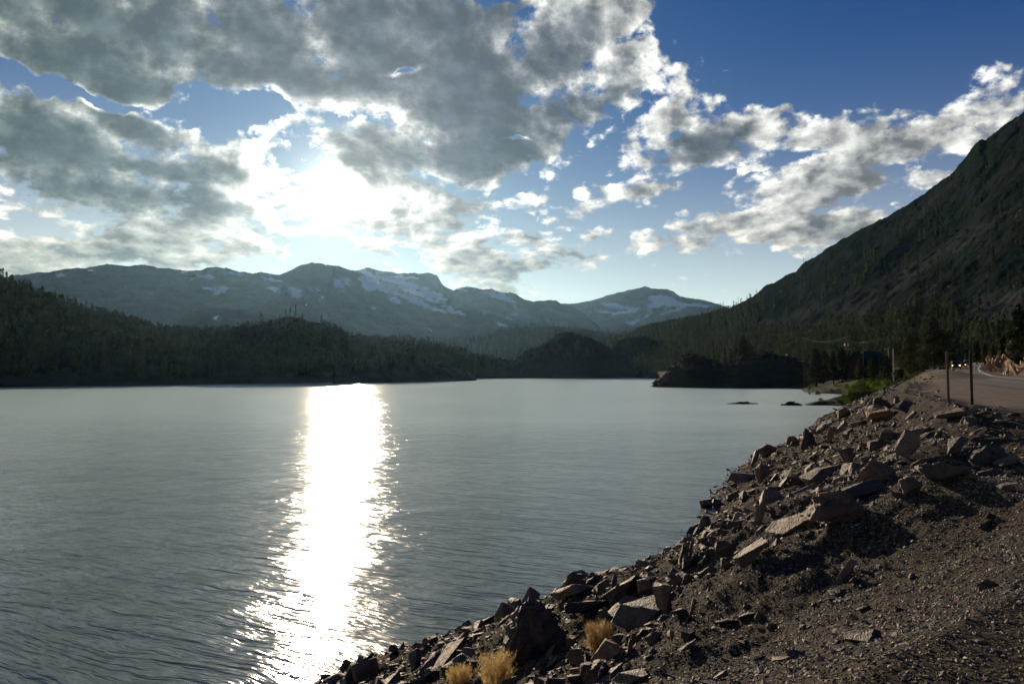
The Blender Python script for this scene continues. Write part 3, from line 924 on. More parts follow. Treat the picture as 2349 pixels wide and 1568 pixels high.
def crown(seed, h, prof, ncl, nleaf, lsize, flat=0.5, base=0.1, elong=1.6):
    """Leaf-sized triangles in clumps set on limbs; prof(z 0..1) gives the radius in metres."""
    r = np.random.default_rng(seed)
    z = base + (1 - base) * r.uniform(0, 1, ncl) ** 0.9
    z = np.concatenate([z, [0.985, 0.96]])
    n_ = len(z)
    a = r.uniform(0, 2 * math.pi, n_)
    lobes = 1 + 0.28 * np.sin(a * 2 + r.uniform(0, 6)) + 0.2 * np.sin(a * 3 + z * 9 + r.uniform(0, 6))
    layer = 0.78 + 0.30 * np.sin(z * h * 2.1 + r.uniform(0, 6)) + r.uniform(-0.15, 0.15, n_)
    rr = prof(z) * np.sqrt(r.uniform(0.18, 1.0, n_)) * np.clip(lobes * layer, 0.35, 1.35)
    c = np.stack([rr * np.cos(a), rr * np.sin(a), z * h - rr * 0.18], 1)
    P_, F_ = [], []
    spread = np.maximum(prof(z) * 0.33, lsize * 0.5)
    out_ = np.stack([np.cos(a), np.sin(a), np.full(n_, -0.25)], 1)
    cc = np.repeat(c, nleaf, 0)
    oo = np.repeat(out_, nleaf, 0)
    ss = np.repeat(spread, nleaf)[:, None]
    k = len(cc)
    off = r.normal(0, 0.42, (k, 3)) * ss * np.array([1, 1, flat]) + oo * r.normal(0, 0.42 * (elong - 1), (k, 1)) * ss
    pc = cc + off
    pc[:, 2] = np.clip(pc[:, 2], base * h * 0.6, h)
    t1 = oo * r.uniform(0.5, 1.2, (k, 1)) + r.normal(0, 0.55, (k, 3))
    t1 /= np.linalg.norm(t1, axis=1, keepdims=True)
    t2 = np.cross(t1, r.normal(0, 1, (k, 3)) + np.array([0, 0, 1.2]))
    t2 /= np.linalg.norm(t2, axis=1, keepdims=True)
    L = lsize * r.uniform(0.6, 1.4, (k, 1))
    v0 = pc - t1 * L * 0.5 + t2 * L * 0.30
    v1 = pc - t1 * L * 0.5 - t2 * L * 0.30
    v2 = pc + t1 * L * 0.6
    V = np.stack([v0, v1, v2], 1).reshape(-1, 3)
    F = np.arange(len(V)).reshape(-1, 3)
    return V, F


def tube(pts, rads, k=6):
    """Tapered tube along points."""
    V, F = [], []
    pts = [Vector(p_) for p_ in pts]
    for i, p_ in enumerate(pts):
        d = (pts[min(i + 1, len(pts) - 1)] - pts[max(i - 1, 0)]).normalized()
        a = d.orthogonal().normalized() if abs(d.z) < 0.95 else Vector((1, 0, 0))
        a = (a - d * a.dot(d)).normalized()
        b_ = d.cross(a)
        for j in range(k):
            t = 2 * math.pi * j / k
            V.append(tuple(p_ + (a * math.cos(t) + b_ * math.sin(t)) * rads[i]))
    for i in range(len(pts) - 1):
        for j in range(k):
            q = (j + 1) % k
            F.append((i * k + j, i * k + q, (i + 1) * k + q, (i + 1) * k + j))
    return V, F


def merge(parts):
    V, F, o = [], [], 0
    for v_, f_ in parts:
        V += [tuple(q) for q in v_]
        F += [tuple(i + o for i in f) for f in f_]
        o += len(v_)
    return V, F


def pymesh(name, V, F, mats=None, smooth=False):
    me = bpy.data.meshes.new(name)
    me.from_pydata([tuple(map(float, v_)) for v_ in V], [], [tuple(map(int, f)) for f in F])
    if smooth:
        me.polygons.foreach_set('use_smooth', [True] * len(me.polygons))
    me.update()
    for m_ in (mats or []):
        me.materials.append(m_)
    return me


def trunk_mesh(seed, h, r0, limbs=6, lean=0.02, reach=1.2, start=0.3):
    r = random.Random(seed)
    pts = [(r.uniform(-lean, lean) * h * t, r.uniform(-lean, lean) * h * t, h * t - 0.3 * (t == 0)) for t in (0, 0.15, 0.35, 0.55, 0.75, 0.97)]
    parts = [tube(pts, [r0 * 1.25, r0, r0 * 0.8, r0 * 0.6, r0 * 0.35, r0 * 0.08], 7)]
    for i in range(limbs):
        t = r.uniform(start, 0.85)
        a = r.uniform(0, 6.283)
        q = reach * (1 - t * 0.8)
        p0 = (0, 0, h * t)
        parts.append(tube([p0, (math.cos(a) * q * 0.5, math.sin(a) * q * 0.5, h * t + 0.05 * q), (math.cos(a) * q, math.sin(a) * q, h * t - 0.05 * q)],
                          [r0 * 0.28, r0 * 0.2, r0 * 0.05], 4))
    return merge(parts)


def narrow(R):
    return lambda z: R * np.clip((1.02 - z), 0, 1) ** 0.75 * np.where(z < 0.18, 0.6 + z * 2.2, 1.0)


def broad(R):
    return lambda z: R * np.clip(np.sin(np.clip(z, 0, 1) ** 0.75 * math.pi * 0.93 + 0.15), 0.05, 1)


# prototypes of unit height 1 are scaled per tree; leaf sizes suit a 12 m tree
TREE_KINDS = {}
for kname, specs in {
    'conifer': [(narrow(0.135), 70, 9, 0.060, 0.06), (narrow(0.115), 60, 9, 0.055, 0.04), (narrow(0.155), 80, 8, 0.065, 0.10), (narrow(0.125), 48, 9, 0.060, 0.16), (narrow(0.10), 64, 8, 0.050, 0.05)],
    'pine': [(broad(0.28), 150, 34, 0.044, 0.10), (broad(0.24), 130, 34, 0.044, 0.16), (broad(0.33), 150, 34, 0.046, 0.06)],
    'bigpine': [(lambda z: 0.30 * np.clip(np.sin(np.clip(z, 0, 1) ** 0.62 * math.pi * 0.96 + 0.08), 0.04, 1), 260, 46, 0.027, 0.14)],
}.items():
    TREE_KINDS[kname] = []
    for i, (pf, ncl, nl, ls, bs) in enumerate(specs):
        V, F = crown(100 + i * 7 + len(kname), 1.0, lambda z, pf=pf: pf(z), ncl, nl, ls, 0.45, bs)
        cme = mesh_from('crown', V, F)
        cme.materials.append(M_NEEDLE if kname == 'conifer' else M_PINE)
        tv, tf = trunk_mesh(i, 0.96, 0.014 if kname == 'conifer' else 0.02, 8, 0.01, 0.12 if kname == 'conifer' else 0.22)
        tv = [(a, b_, c if c > 0 else -0.05) for a, b_, c in tv]
        tme = pymesh('trunk', tv, tf, [M_BARK], True)
        TREE_KINDS[kname].append((cme, tme))


TREE_KINDS['slopeconifer'] = []
for cme_, tme_ in TREE_KINDS['conifer']:
    c_ = cme_.copy()
    c_.materials.clear()
    c_.materials.append(M_SLOPEN)
    TREE_KINDS['slopeconifer'].append((c_, tme_))


def place_tree(kind, idx, x, y, z, h, label, group, wide=1.0, name='conifer_tree', cat='tree'):
    cme, tme = TREE_KINDS[kind][idx % len(TREE_KINDS[kind])]
    e = empty(name, (x, y, z), random.uniform(0, 6.28))
    e.scale = (h * wide, h * wide, h)
    tag(e, label, cat, group)
    link('trunk', tme, None, e)
    link('crown', cme, None, e)
    return e


# cheap trees for the forest mass
LOW = []
for i in range(8):
    V, F = crown(300 + i, 1.0, narrow(0.10 + 0.012 * i), 40 + i * 2, 4, 0.078, 0.5, 0.04)
    LOW.append((V, F))


def forest_mesh(name, pts, hs, label, mat=M_NEEDLE, seed=0, wide=1.0):
    r = np.random.default_rng(seed)
    VV, FF, TT, off = [], [], [], 0
    kinds = r.integers(0, len(LOW), len(pts))
    for k, (V, F) in enumerate(LOW):
        ii = np.nonzero(kinds == k)[0]
        if not len(ii):
            continue
        a = r.uniform(0, 6.283, len(ii))
        h = hs[ii]
        w = h * r.uniform(0.85, 1.35, len(ii)) * wide
        ca, sa = np.cos(a), np.sin(a)
        X = (V[None, :, 0] * ca[:, None] - V[None, :, 1] * sa[:, None]) * w[:, None] + pts[ii, 0][:, None]
        Y = (V[None, :, 0] * sa[:, None] + V[None, :, 1] * ca[:, None]) * w[:, None] + pts[ii, 1][:, None]
        Z = V[None, :, 2] * h[:, None] + pts[ii, 2][:, None]
        VV.append(np.stack([X, Y, Z], -1).reshape(-1, 3))
        n_ = len(V)
        FF.append((F[None] + (np.arange(len(ii)) * n_)[:, None, None] + off).reshape(-1, 3))
        TT.append(np.repeat(r.uniform(0, 1, len(ii)), n_))
        off += len(ii) * n_
    me = mesh_from(name, np.concatenate(VV), np.concatenate(FF))
    add_attr(me, 'tint', np.concatenate(TT))
    o = link(name, me, mat)
    tag(o, label, kind='stuff')
    return o


def lodge(x, y, seed=5):
    return fbm(x / 60, y / 60, seed, 4)


def noknoll(x, y, z, px, py, r):
    k = (px > 545) & (px < 790) & (py > 722 + np.abs(px - 665) * 0.3) & (py < 795 - np.abs(px - 665) * 0.2)
    return ~k


trees = []      # x, y, z, height, zone


def sow(name, n_, hmin, hmax, zone, dens=None, seed=0, tmin=0.02, tmax=0.99):
    def cond(x, y, z, px, py, r):
        k = (px > -260) & (px < 2500) & (z > 0.3)
        if dens is not None:
            k &= dens(x, y, z, px, py, r)
        return k
    p_ = on_ridge(name, n_, cond, tmin, tmax, seed)
    r = np.random.default_rng(seed + 1)
    for q in p_:
        trees.append((q[0], q[1], q[2] - 0.3, hmin + (hmax - hmin) * r.uniform(0, 1) ** 1.6, zone))


sow('wooded_hill__left', 11000, 8, 15, 'left', lambda x, y, z, px, py, r: noknoll(x, y, z, px, py, r) & ((lodge(x, y) + r.uniform(-0.5, 0.5, len(x)) > -0.42) | (py > 800)) & ((px > 250) | (r.uniform(0, 1, len(x)) < 0.62)), 1)
sow('rocky_knoll', 55, 5, 10, 'knoll', lambda x, y, z, px, py, r: r.uniform(0, 1, len(x)) < 0.5, 2, 0.75, 1.0)
sow('rocky_knoll', 1500, 8, 14, 'left', lambda x, y, z, px, py, r: py > 780, 12, 0.0, 0.45)
sow('promontory', 260, 5, 10, 'point', lambda x, y, z, px, py, r: (px < 1000) & (r.uniform(0, 1, len(x)) < 0.8), 3, 0.25, 1.0)
sow('rocky_hill__middle', 90, 3, 7, 'point', lambda x, y, z, px, py, r: ((px < 1290) & (py < 815)) | (py > 850), 4)
sow('rocky_hill__behind', 120, 4, 9, 'point', None, 5, 0.3, 1.0)
sow('wooded_hill__mid', 3600, 8, 14, 'mid', lambda x, y, z, px, py, r: lodge(x, y, 9) + r.uniform(-0.6, 0.6, len(x)) > -0.4, 6)


def slope_d(x, y, z, px, py, r):
    u_ = r.uniform(0, 1, len(x))
    left = (px < 1760)
    # thick at the low left end, thinning up the slope; a band of wood along the foot to the right
    line = np.interp(px, [1330, 1500, 1700, 1760, 1850, 1950, 2050, 2150, 2250, 2349], [760, 725, 704, 765, 775, 760, 735, 706, 716, 760])
    up = np.clip((line + 8 - py) / 30, 0, 1)
    k = np.where(py > line, 0.9, np.where(left, 0.5 - up * 0.35, 0.035))
    k = np.where((px > 1600) & (px < 1850) & (py > 715) & (py < 752) & (lodge(x, y, 13) > -0.1), k * 0.25, k)
    k = np.where((px > 2180) & (py < 775), k * 0.16, k)
    return u_ < k


sow('mountain_slope', 15000, 7, 14, 'slope', slope_d, 7, 0.0, 0.80)
sow('mountain_slope', 500, 5, 11, 'crest', lambda x, y, z, px, py, r: (px < 1740) & (r.uniform(0, 1, len(x)) < 0.6), 8, 0.9, 1.0)
sow('mountain_slope', 40, 4, 7, 'crest', lambda x, y, z, px, py, r: (px > 1740) & (px < 2000) & (r.uniform(0, 1, len(x)) < 0.5), 9, 0.96, 1.0)
sow('headland', 60, 4, 8, 'head', lambda x, y, z, px, py, r: (px > 1620) & (px < 1700), 10, 0.5, 1.0)

TR = np.array([t[:4] for t in trees])
ZN = np.array([t[4] for t in trees])
D_ = np.hypot(TR[:, 0], TR[:, 1])
dd = TR[:, 1] * math.cos(PITCH) + (TR[:, 2] - EYE) * math.sin(PITCH)
TPX = DW / 2 + FD * TR[:, 0] / dd
app = TR[:, 3] / D_ * ((TPX > 8) & (TPX < DW - 8))
# trees hidden by what stands in front are left to the mass: compare each with the skyline of the nearer trees
order = np.argsort(D_)
TOPY = DH / 2 - FD * ((TR[:, 2] + TR[:, 3] - EYE) * math.cos(PITCH) - TR[:, 1] * math.sin(PITCH)) / dd
sky_ = np.full(2400, 2000.0)
shown = np.zeros(len(TR))
for i in order:
    c0 = int(np.clip(TPX[i] - 3, 0, 2390))
    row = sky_[c0:c0 + 7]
    vis = float(np.mean(np.clip(row - TOPY[i], 0, None)))
    shown[i] = vis * (app[i] > 0)
    sky_[c0:c0 + 7] = np.minimum(row, TOPY[i])
score = np.minimum(shown, app * FD)
N_OWN = 255
own = np.argsort(-score)[:N_OWN]
mask = np.zeros(len(TR), bool)
mask[own] = True
FOREST_LABELS = {
    'left': ('slender dark conifer in the forest along the left lakeshore', 'conifers of the left shore forest'),
    'knoll': ('small conifer on the dark rocky knoll above the left forest', 'conifers on the rocky knoll'),
    'point': ('low dark conifer on the rocky point beside the sun glitter', 'conifers on the rocky points'),
    'mid': ('hazy conifer on the wooded ridge in mid valley', 'conifers on the mid valley ridge'),
    'slope': ('grey-green conifer in the wood at the foot of the right mountain', 'conifers below the right mountain'),
    'crest': ('small dark conifer on the skyline of the right mountain', 'conifers on the mountain skyline'),
    'head': ('small conifer on the saddle of the dark boulder headland', 'conifers on the headland'),
}
random.seed(11)
for i in own:
    lb, gp = FOREST_LABELS[ZN[i]]
    big_ = 'tall' if TR[i, 3] > 12.5 else ('medium' if TR[i, 3] > 9.5 else 'short')
    xx_ = TPX[i]
    if ZN[i] == 'left':
        w_ = ['at the far left edge of the forest', 'under the left end of the snowy mountain', 'left of the rocky knoll', 'under the rocky knoll', 'right behind the sun glitter', 'above the rocky point'][
            int(np.searchsorted([140, 330, 520, 690, 860], xx_))]
        lb = f'{big_} slender lakeshore conifer {w_}'
    elif ZN[i] == 'slope':
        w_ = ['near the gap with the far peak', 'above the middle rocky hill', 'above the boulder headland', 'above the wire poles', 'behind the cabin', 'above the road bend'][
            int(np.searchsorted([1480, 1620, 1800, 1930, 2060], xx_))]
        lb = f'{big_} grey-green conifer on the lower mountain slope {w_}'
    place_tree('slopeconifer' if ZN[i] in ('slope', 'crest') else 'conifer', int(i), *map(float, TR[i, :3]), float(TR[i, 3]), lb, gp, 1.0 + 0.25 * random.random())
rest = TR[~mask]
zr = ZN[~mask]
left_ = np.isin(zr, ['left', 'knoll', 'point'])
mid_ = zr == 'mid'
forest_mesh('valley_forest', rest[mid_], rest[mid_][:, 3], 'hazy blue-green conifer forest on the mid valley ridge', M_HAZENEEDLE, seed=5)
forest_mesh('left_forest', rest[left_], rest[left_][:, 3], 'dense dark conifer forest behind the far lakeshore', seed=3)
forest_mesh('slope_forest', rest[~left_ & ~mid_], rest[~left_ & ~mid_][:, 3], 'conifer wood on the flank of the right mountain', M_SLOPEN, seed=4)

# ------------------------------------------------------------------ trees, willows and brush of the near right shore
S = 1.0643


def at_dist(sx, dist):
    """Ground point under column sx of the photograph (2500 px wide) at a distance along the view axis."""
    x = (sx / S - DW / 2) / FD * dist
    return x, dist, float(height(x, dist))


def top_h(sy, dist, z):
    return EYE + (HOR - sy / S) / FD * dist - z


for (sx, dist, topy, kind, wide, lab, grp) in [
    (2281, 186, 772, 'bigpine', 1.0, 'tallest pine beside the road, broad dark crown above the guardrail', None),
    (2262, 205, 800, 'pine', 0.9, 'second dark pine just left of the tallest roadside pine', None),
    (2222, 233, 808, 'pine', 0.62, 'slim pine with thin ragged crown left of the roadside pines', None),
    (2128, 264, 868, 'pine', 1.3, 'dark bushy pine in front of the cabin wall', None),
    (2098, 266, 872, 'pine', 1.3, 'low wide pine at the left foot of the cabin', None),
    (2146, 268, 876, 'pine', 1.2, 'low dark pine at the right foot of the cabin', None),
    (2240, 250, 822, 'conifer', 1.3, 'narrow conifer between the ragged pine and the roadside pines', None),
    (2200, 242, 843, 'pine', 0.9, 'low bushy pine right of the pale lamp pole', None),
    (2165, 232, 868, 'pine', 0.9, 'small dark conifer in front of the pale lamp pole', None),
    (1992, 304, 850, 'pine', 1.25, 'wide dark conifer on the shore at the left end of the meadow', None),
    (2012, 327, 856, 'pine', 1.0, 'olive conifer behind the wide shore conifer', None),
    (2034, 304, 856, 'pine', 0.9, 'rounded pine with brownish crown left of the transformer pole', None),
    (2056, 288, 846, 'pine', 1.1, 'dark pine with bare trunk under the transformer pole', None),
    (2074, 297, 862, 'pine', 0.9, 'short dark pine just right of the transformer pole', None),
    (2489, 122, 742, 'pine', 0.75, 'orange-lit pine on the roadside cliff at the right edge', None),
    (2470, 140, 790, 'pine', 0.9, 'bushy green pine behind the roadside cliff', None),
    (2452, 168, 812, 'pine', 1.0, 'dark round tree left of the cliff top', None),
    (2425, 235, 838, 'pine', 1.1, 'dark green tree behind the bend, left of the orange cliff', None),
    (2404, 262, 834, 'pine', 1.1, 'dark tree above the bend of the road', None),
    (2385, 300, 832, 'pine', 1.2, 'leafy tree beyond the road bend between the two posts', None),
    (2360, 345, 830, 'pine', 1.3, 'broad dark tree behind the cars on the road', None),
    (2335, 330, 822, 'pine', 1.3, 'dark broad tree right of the roadside pines', None),
    (2318, 300, 826, 'pine', 1.2, 'dark bushy tree close behind the roadside pines', None),
]:
    x, y, z = at_dist(sx, dist)
    h = max(2.5, top_h(topy, dist, z))
    place_tree(kind, sx, x, y, z - 0.2, h, lab, grp, wide, 'pine_tree')
# trees on the dark headland
hz = RIDGES['headland']


def on_px(name, px, t_=0.8):
    az, t, X, Y, Z = RIDGES[name]
    a = azel(px, 830)[0]
    j = int(np.argmin(np.abs(az - a)))
    i = int(np.argmin(np.abs(t - t_)))
    return float(X[i, j]), float(Y[i, j]), float(Z[i, j])


for (sx, topy, wide, kind, lab) in [
    (1815, 818, 1.25, 'pine', 'lone rusty-crowned pine on the dark boulder headland'),
    (1832, 838, 1.2, 'pine', 'shorter wide pine right beside the rusty-crowned pine'),
    (1797, 842, 1.0, 'pine', 'thin pine left of the rusty-crowned pine'),
    (1742, 846, 1.1, 'conifer', 'leftmost of the three spindly conifers on the headland saddle'),
    (1756, 850, 1.2, 'conifer', 'middle of the three spindly conifers on the headland saddle'),
    (1770, 852, 1.2, 'conifer', 'rightmost of the three spindly conifers on the headland saddle'),
]:
    x, y, z = on_px('headland', sx / S, 1.0)
    place_tree(kind, sx, x, y, z - 0.6, top_h(topy, y, z) + 0.6, lab, None, wide, 'pine_tree')

# shrubs
SHRUB = []
for i in range(5):
    V, F = crown(500 + i, 1.0, lambda z: 0.75 * np.clip(np.sin(np.clip(z, 0, 1) * 2.6 + 0.5), 0.1, 1), 60, 26, 0.085, 0.8, 0.02, 1.1)
    SHRUB.append([mesh_from('foliage', V, F), None])
    st = merge([tube([(0, 0, -0.1), (0.15 * math.cos(a), 0.15 * math.sin(a), 0.35), (0.4 * math.cos(a), 0.4 * math.sin(a), 0.75)], [0.02, 0.014, 0.005], 4) for a in (0.3, 1.4, 2.6, 3.9, 5.2)])
    SHRUB[-1][1] = pymesh('stem', *st, [M_BARK], True)
SHRUB_M = {}
for key, m_ in (('willow', M_WILLOW), ('olive', M_OLIVE)):
    SHRUB_M[key] = []
    for f_, s_ in SHRUB:
        c = f_.copy()
        c.materials.append(m_)
        SHRUB_M[key].append((c, s_))


def shrub(kind, i, x, y, z, h, w, label, group):
    f_, s_ = SHRUB_M[kind][i % 5]
    e = empty('willow_shrub' if kind == 'willow' else 'brush_shrub', (x, y, z - 0.05), random.uniform(0, 6.28))
    e.scale = (h * w, h * w, h)
    tag(e, label, 'shrub', group)
    link('stem', s_, None, e)
    link('foliage', f_, None, e)


random.seed(5)
WIL = [(2068, 952, 1.9), (2082, 962, 2.0), (2095, 958, 2.1), (2108, 952, 2.2), (2118, 962, 1.8), (2092, 948, 2.0), (2125, 948, 2.2), (2135, 955, 1.9), (2142, 943, 2.3), (2155, 938, 2.2),
       (2165, 944, 1.8), (2148, 932, 2.4), (2172, 934, 2.2), (2160, 926, 2.3), (2180, 928, 2.0), (2192, 924, 2.0), (2176, 920, 2.2), (2200, 919, 1.8), (2150, 922, 2.2), (2135, 920, 2.0), (2120, 922, 1.9),
       (2105, 924, 1.7), (2210, 914, 1.7), (2222, 911, 1.6), (2060, 978, 1.5), (2048, 984, 1.2), (2075, 975, 1.6), (2068, 984, 1.3), (2003, 980, 0.9), (1985, 944, 1.5), (1976, 950, 1.3), (2040, 943, 1.1),
       (2112, 938, 2.0), (2128, 934, 2.0), (2098, 940, 1.8)]
for i, (sx, sy, h) in enumerate(WIL):
    r_ = hit(sx / S, sy / S, 40)
    if r_ is None:
        continue
    (x, y, z), t_ = r_
    if sx > 2130 and y < 125:
        x, y, z = at_dist(sx, 128 + (985 - sy) * 0.9)
    if z < 0.12:
        z = 0.1
    if y > 420:
        continue
    w_ = ['on the shore beside the spit', 'at the lake end of the meadow', 'midway along the meadow', 'close under the stony berm'][int(np.searchsorted([2062, 2112, 2158], sx))]
    q_ = ['low', 'middle-sized', 'tall'][int(np.searchsorted([1.7, 2.05], h))]
    r_w = 'front-row' if sy > 938 else 'back-row'
    shrub('willow', i, x, y, max(z, 0.0), h, random.uniform(1.0, 1.5), f'{q_} {r_w} bright green willow shrub {w_}', 'willow shrubs in the shore meadow')
for i, (sx, dist, h, w) in enumerate([(2100, 245, 1.3, 1.6), (2118, 250, 1.2, 1.8), (2135, 255, 1.2, 1.6), (2150, 244, 1.3, 1.6), (2088, 235, 1.3, 1.5), (2160, 258, 1.4, 1.5), (2050, 245, 1.1, 1.6), (2030, 255, 1.3, 1.5),
                                      (2180, 200, 1.5, 1.5), (2195, 196, 1.6, 1.4), (2208, 190, 1.5, 1.4), (2235, 195, 1.6, 1.5), (2250, 188, 1.7, 1.4), (2294, 190, 2.0, 1.5), (2302, 205, 2.6, 1.4), (1976, 250, 2.6, 0.8), (1995, 244, 3.0, 0.7),
                                      (2310, 215, 2.4, 1.3)]):
    x, y, z = at_dist(sx, dist)
    shrub('olive', i, x, y, z, h, w, 'low olive bush in the meadow behind the willows', 'olive bushes in the meadow')
for i in range(34):
    yy = random.uniform(112, 285)
    x = float(line_x(yy)) + random.uniform(5.0, 18.0) + max(0, yy - 150) * 0.03
    if (x / yy) * FD + DW / 2 > 2400:
        continue
    shrub('olive', i, x, yy, float(height(x, yy)), random.uniform(1.4, 3.4), random.uniform(0.9, 1.4), 'dark green bush on the bank right of the road', 'bushes on the roadside bank')
for i in range(22):
    yy = random.uniform(270, 420)
    x = yy * random.uniform(0.575, 0.64)
    shrub('olive', i + 3, x, yy, float(height(x, yy)), random.uniform(3.0, 6.0), random.uniform(0.9, 1.4), 'tall leafy bush closing the view beyond the road bend', 'bushes beyond the road bend')


# ------------------------------------------------------------------ rocks
def rock_mat(name, dark, light, rust, spec=0.35):
    m, n, b = material(name, 0.62, spec)
    p = n.new('ShaderNodeTexCoord').outputs['Object']
    q = wpos(n)
    ob = n.new('ShaderNodeObjectInfo').outputs['Random']
    tint = n.new('ShaderNodeAttribute', attribute_name='tint').outputs['Fac']
    rnd = n.math('FRACT', n.math('ADD', ob, tint))
    rnd2 = n.math('FRACT', n.math('MULTIPLY', n.math('ADD', ob, tint), 7.31))
    f = n.noise(q, 3.2, 8.0, 0.65)
    strata = n.noise(n.vec('MULTIPLY', n.vec('ADD', p, n.vec('SCALE', n.noise(p, 2.0, 2.0, 0.5, color=True), scale=0.35)), (1.2, 1.2, 16.0)), 1.0, 4.0, 0.6)
    c = n.mix(n.ramp(n.math('ADD', n.math('MULTIPLY', f, 0.7), n.math('MULTIPLY', rnd, 0.35)), 0.35, 0.75), dark, light)
    c = n.mix(n.math('MULTIPLY', n.ramp(rnd2, 0.6, 0.98), n.ramp(f, 0.4, 0.6, 0.3, 0.9)), c, rust)
    c = n.mix(n.ramp(strata, 0.4, 0.6, 0.0, 0.35), c, dark)
    c = n.mix(n.ramp(n.noise(q, 14.0, 4.0, 0.7), 0.62, 0.7, 0.0, 0.35), c, (0.30, 0.29, 0.24))
    # the dark band the lake leaves on stones at the waterline
    zz = n.sep(q)[2]
    c = n.mix(n.ramp(n.math('ADD', zz, n.math('MULTIPLY', n.math('SUBTRACT', f, 0.5), 0.3)), 0.30, 0.08, 0.0, 0.85), c, (0.014, 0.014, 0.013))
    n.put(b.inputs['Base Color'], c)
    bump(n, b, n.math('ADD', n.math('MULTIPLY', f, 1.3), n.math('ADD', n.math('MULTIPLY', strata, 1.0), n.math('MULTIPLY', n.noise(q, 22.0, 5.0, 0.7), 0.3))), 1.0, 0.12)
    return m


M_ROCK = rock_mat('brown_rock', (0.048, 0.037, 0.029), (0.205, 0.140, 0.092), (0.30, 0.155, 0.08))
M_CLIFF = rock_mat('sunlit_orange_rock', (0.20, 0.12, 0.07), (0.62, 0.40, 0.25), (0.62, 0.30, 0.13))  # orange rock, brightened so that sunlight on its faces sits in the colour
M_DARKR = rock_mat('dark_rock', (0.016, 0.017, 0.016), (0.060, 0.055, 0.048), (0.05, 0.04, 0.03), 0.06)


def hull_rock(seed, dims, npts=16, rough=0.0, bev=0.02, cuts=0):
    """Angular block: convex hull of points near the faces of a box, edges slightly worn, faces broken up."""
    r = random.Random(seed)
    bm = bmesh.new()
    for _ in range(npts):
        v_ = Vector((r.uniform(-1, 1), r.uniform(-1, 1), r.uniform(-1, 1)))
        m_ = max(abs(v_.x), abs(v_.y), abs(v_.z))
        v_ = v_ / m_ * r.uniform(0.8, 1.0)
        bm.verts.new((v_.x * dims[0] / 2, v_.y * dims[1] / 2, v_.z * dims[2] / 2))
    bmesh.ops.convex_hull(bm, input=list(bm.verts))
    loose = [v_ for v_ in bm.verts if not v_.link_faces]
    bmesh.ops.delete(bm, geom=loose, context='VERTS')
    bmesh.ops.dissolve_limit(bm, angle_limit=math.radians(9), verts=bm.verts[:], edges=bm.edges[:])
    if bev:
        bmesh.ops.bevel(bm, geom=bm.edges[:], offset=bev * min(dims), segments=1, affect='EDGES', clamp_overlap=True)
    if rough:
        bmesh.ops.triangulate(bm, faces=bm.faces[:])
        for _ in range(cuts):
            bmesh.ops.subdivide_edges(bm, edges=[e for e in bm.edges if e.calc_length() > 0.16 * max(dims)], cuts=1, use_grid_fill=True)
            bmesh.ops.triangulate(bm, faces=bm.faces[:])
        from mathutils import noise as mn
        for v_ in bm.verts:
            q = v_.co * (2.2 / max(dims)) + Vector((seed * 3.1, 0, 0))
            k = mn.fractal(q * 2.0, 0.8, 2.0, 5) * 0.6 + abs(mn.noise(Vector((q.x * 1.5, q.y * 1.5, q.z * 9.0)))) * 0.5
            v_.co += v_.co.normalized() * k * rough * max(dims)
    bmesh.ops.recalc_face_normals(bm, faces=bm.faces[:])
    return bm


def bm_mesh(bm, name, mat, smooth_angle=None):
    me = bpy.data.meshes.new(name)
    bm.to_mesh(me)
    bm.free()
    if mat:
        me.materials.append(mat)
    return me


ROCKS = []
for i in range(22):
    dims = [(1, 0.62, 0.24), (1, 0.7, 0.42), (1, 0.5, 0.34), (1, 0.85, 0.6), (1, 0.45, 0.16)][i % 5]
    ROCKS.append(bm_mesh(hull_rock(40 + i, dims, 11 + i % 6, 0.035, 0.03, 2), 'rock', M_ROCK))
ROCKS_D = []
for me_ in ROCKS[:8]:
    c = me_.copy()
    c.materials.clear()
    c.materials.append(M_DARKR)
    ROCKS_D.append(c)


def put_rock(i, x, y, z, size, rot, label, group=None, dark=False, name='rock', sc=(1, 1, 1)):
    me = (ROCKS_D if dark else ROCKS)[i % (8 if dark else len(ROCKS))]
    o = link(name, me)
    o.location = (x, y, z)
    o.rotation_euler = rot
    o.scale = (size * sc[0], size * sc[1], size * sc[2])
    tag(o, label, 'rock', group)
    return o


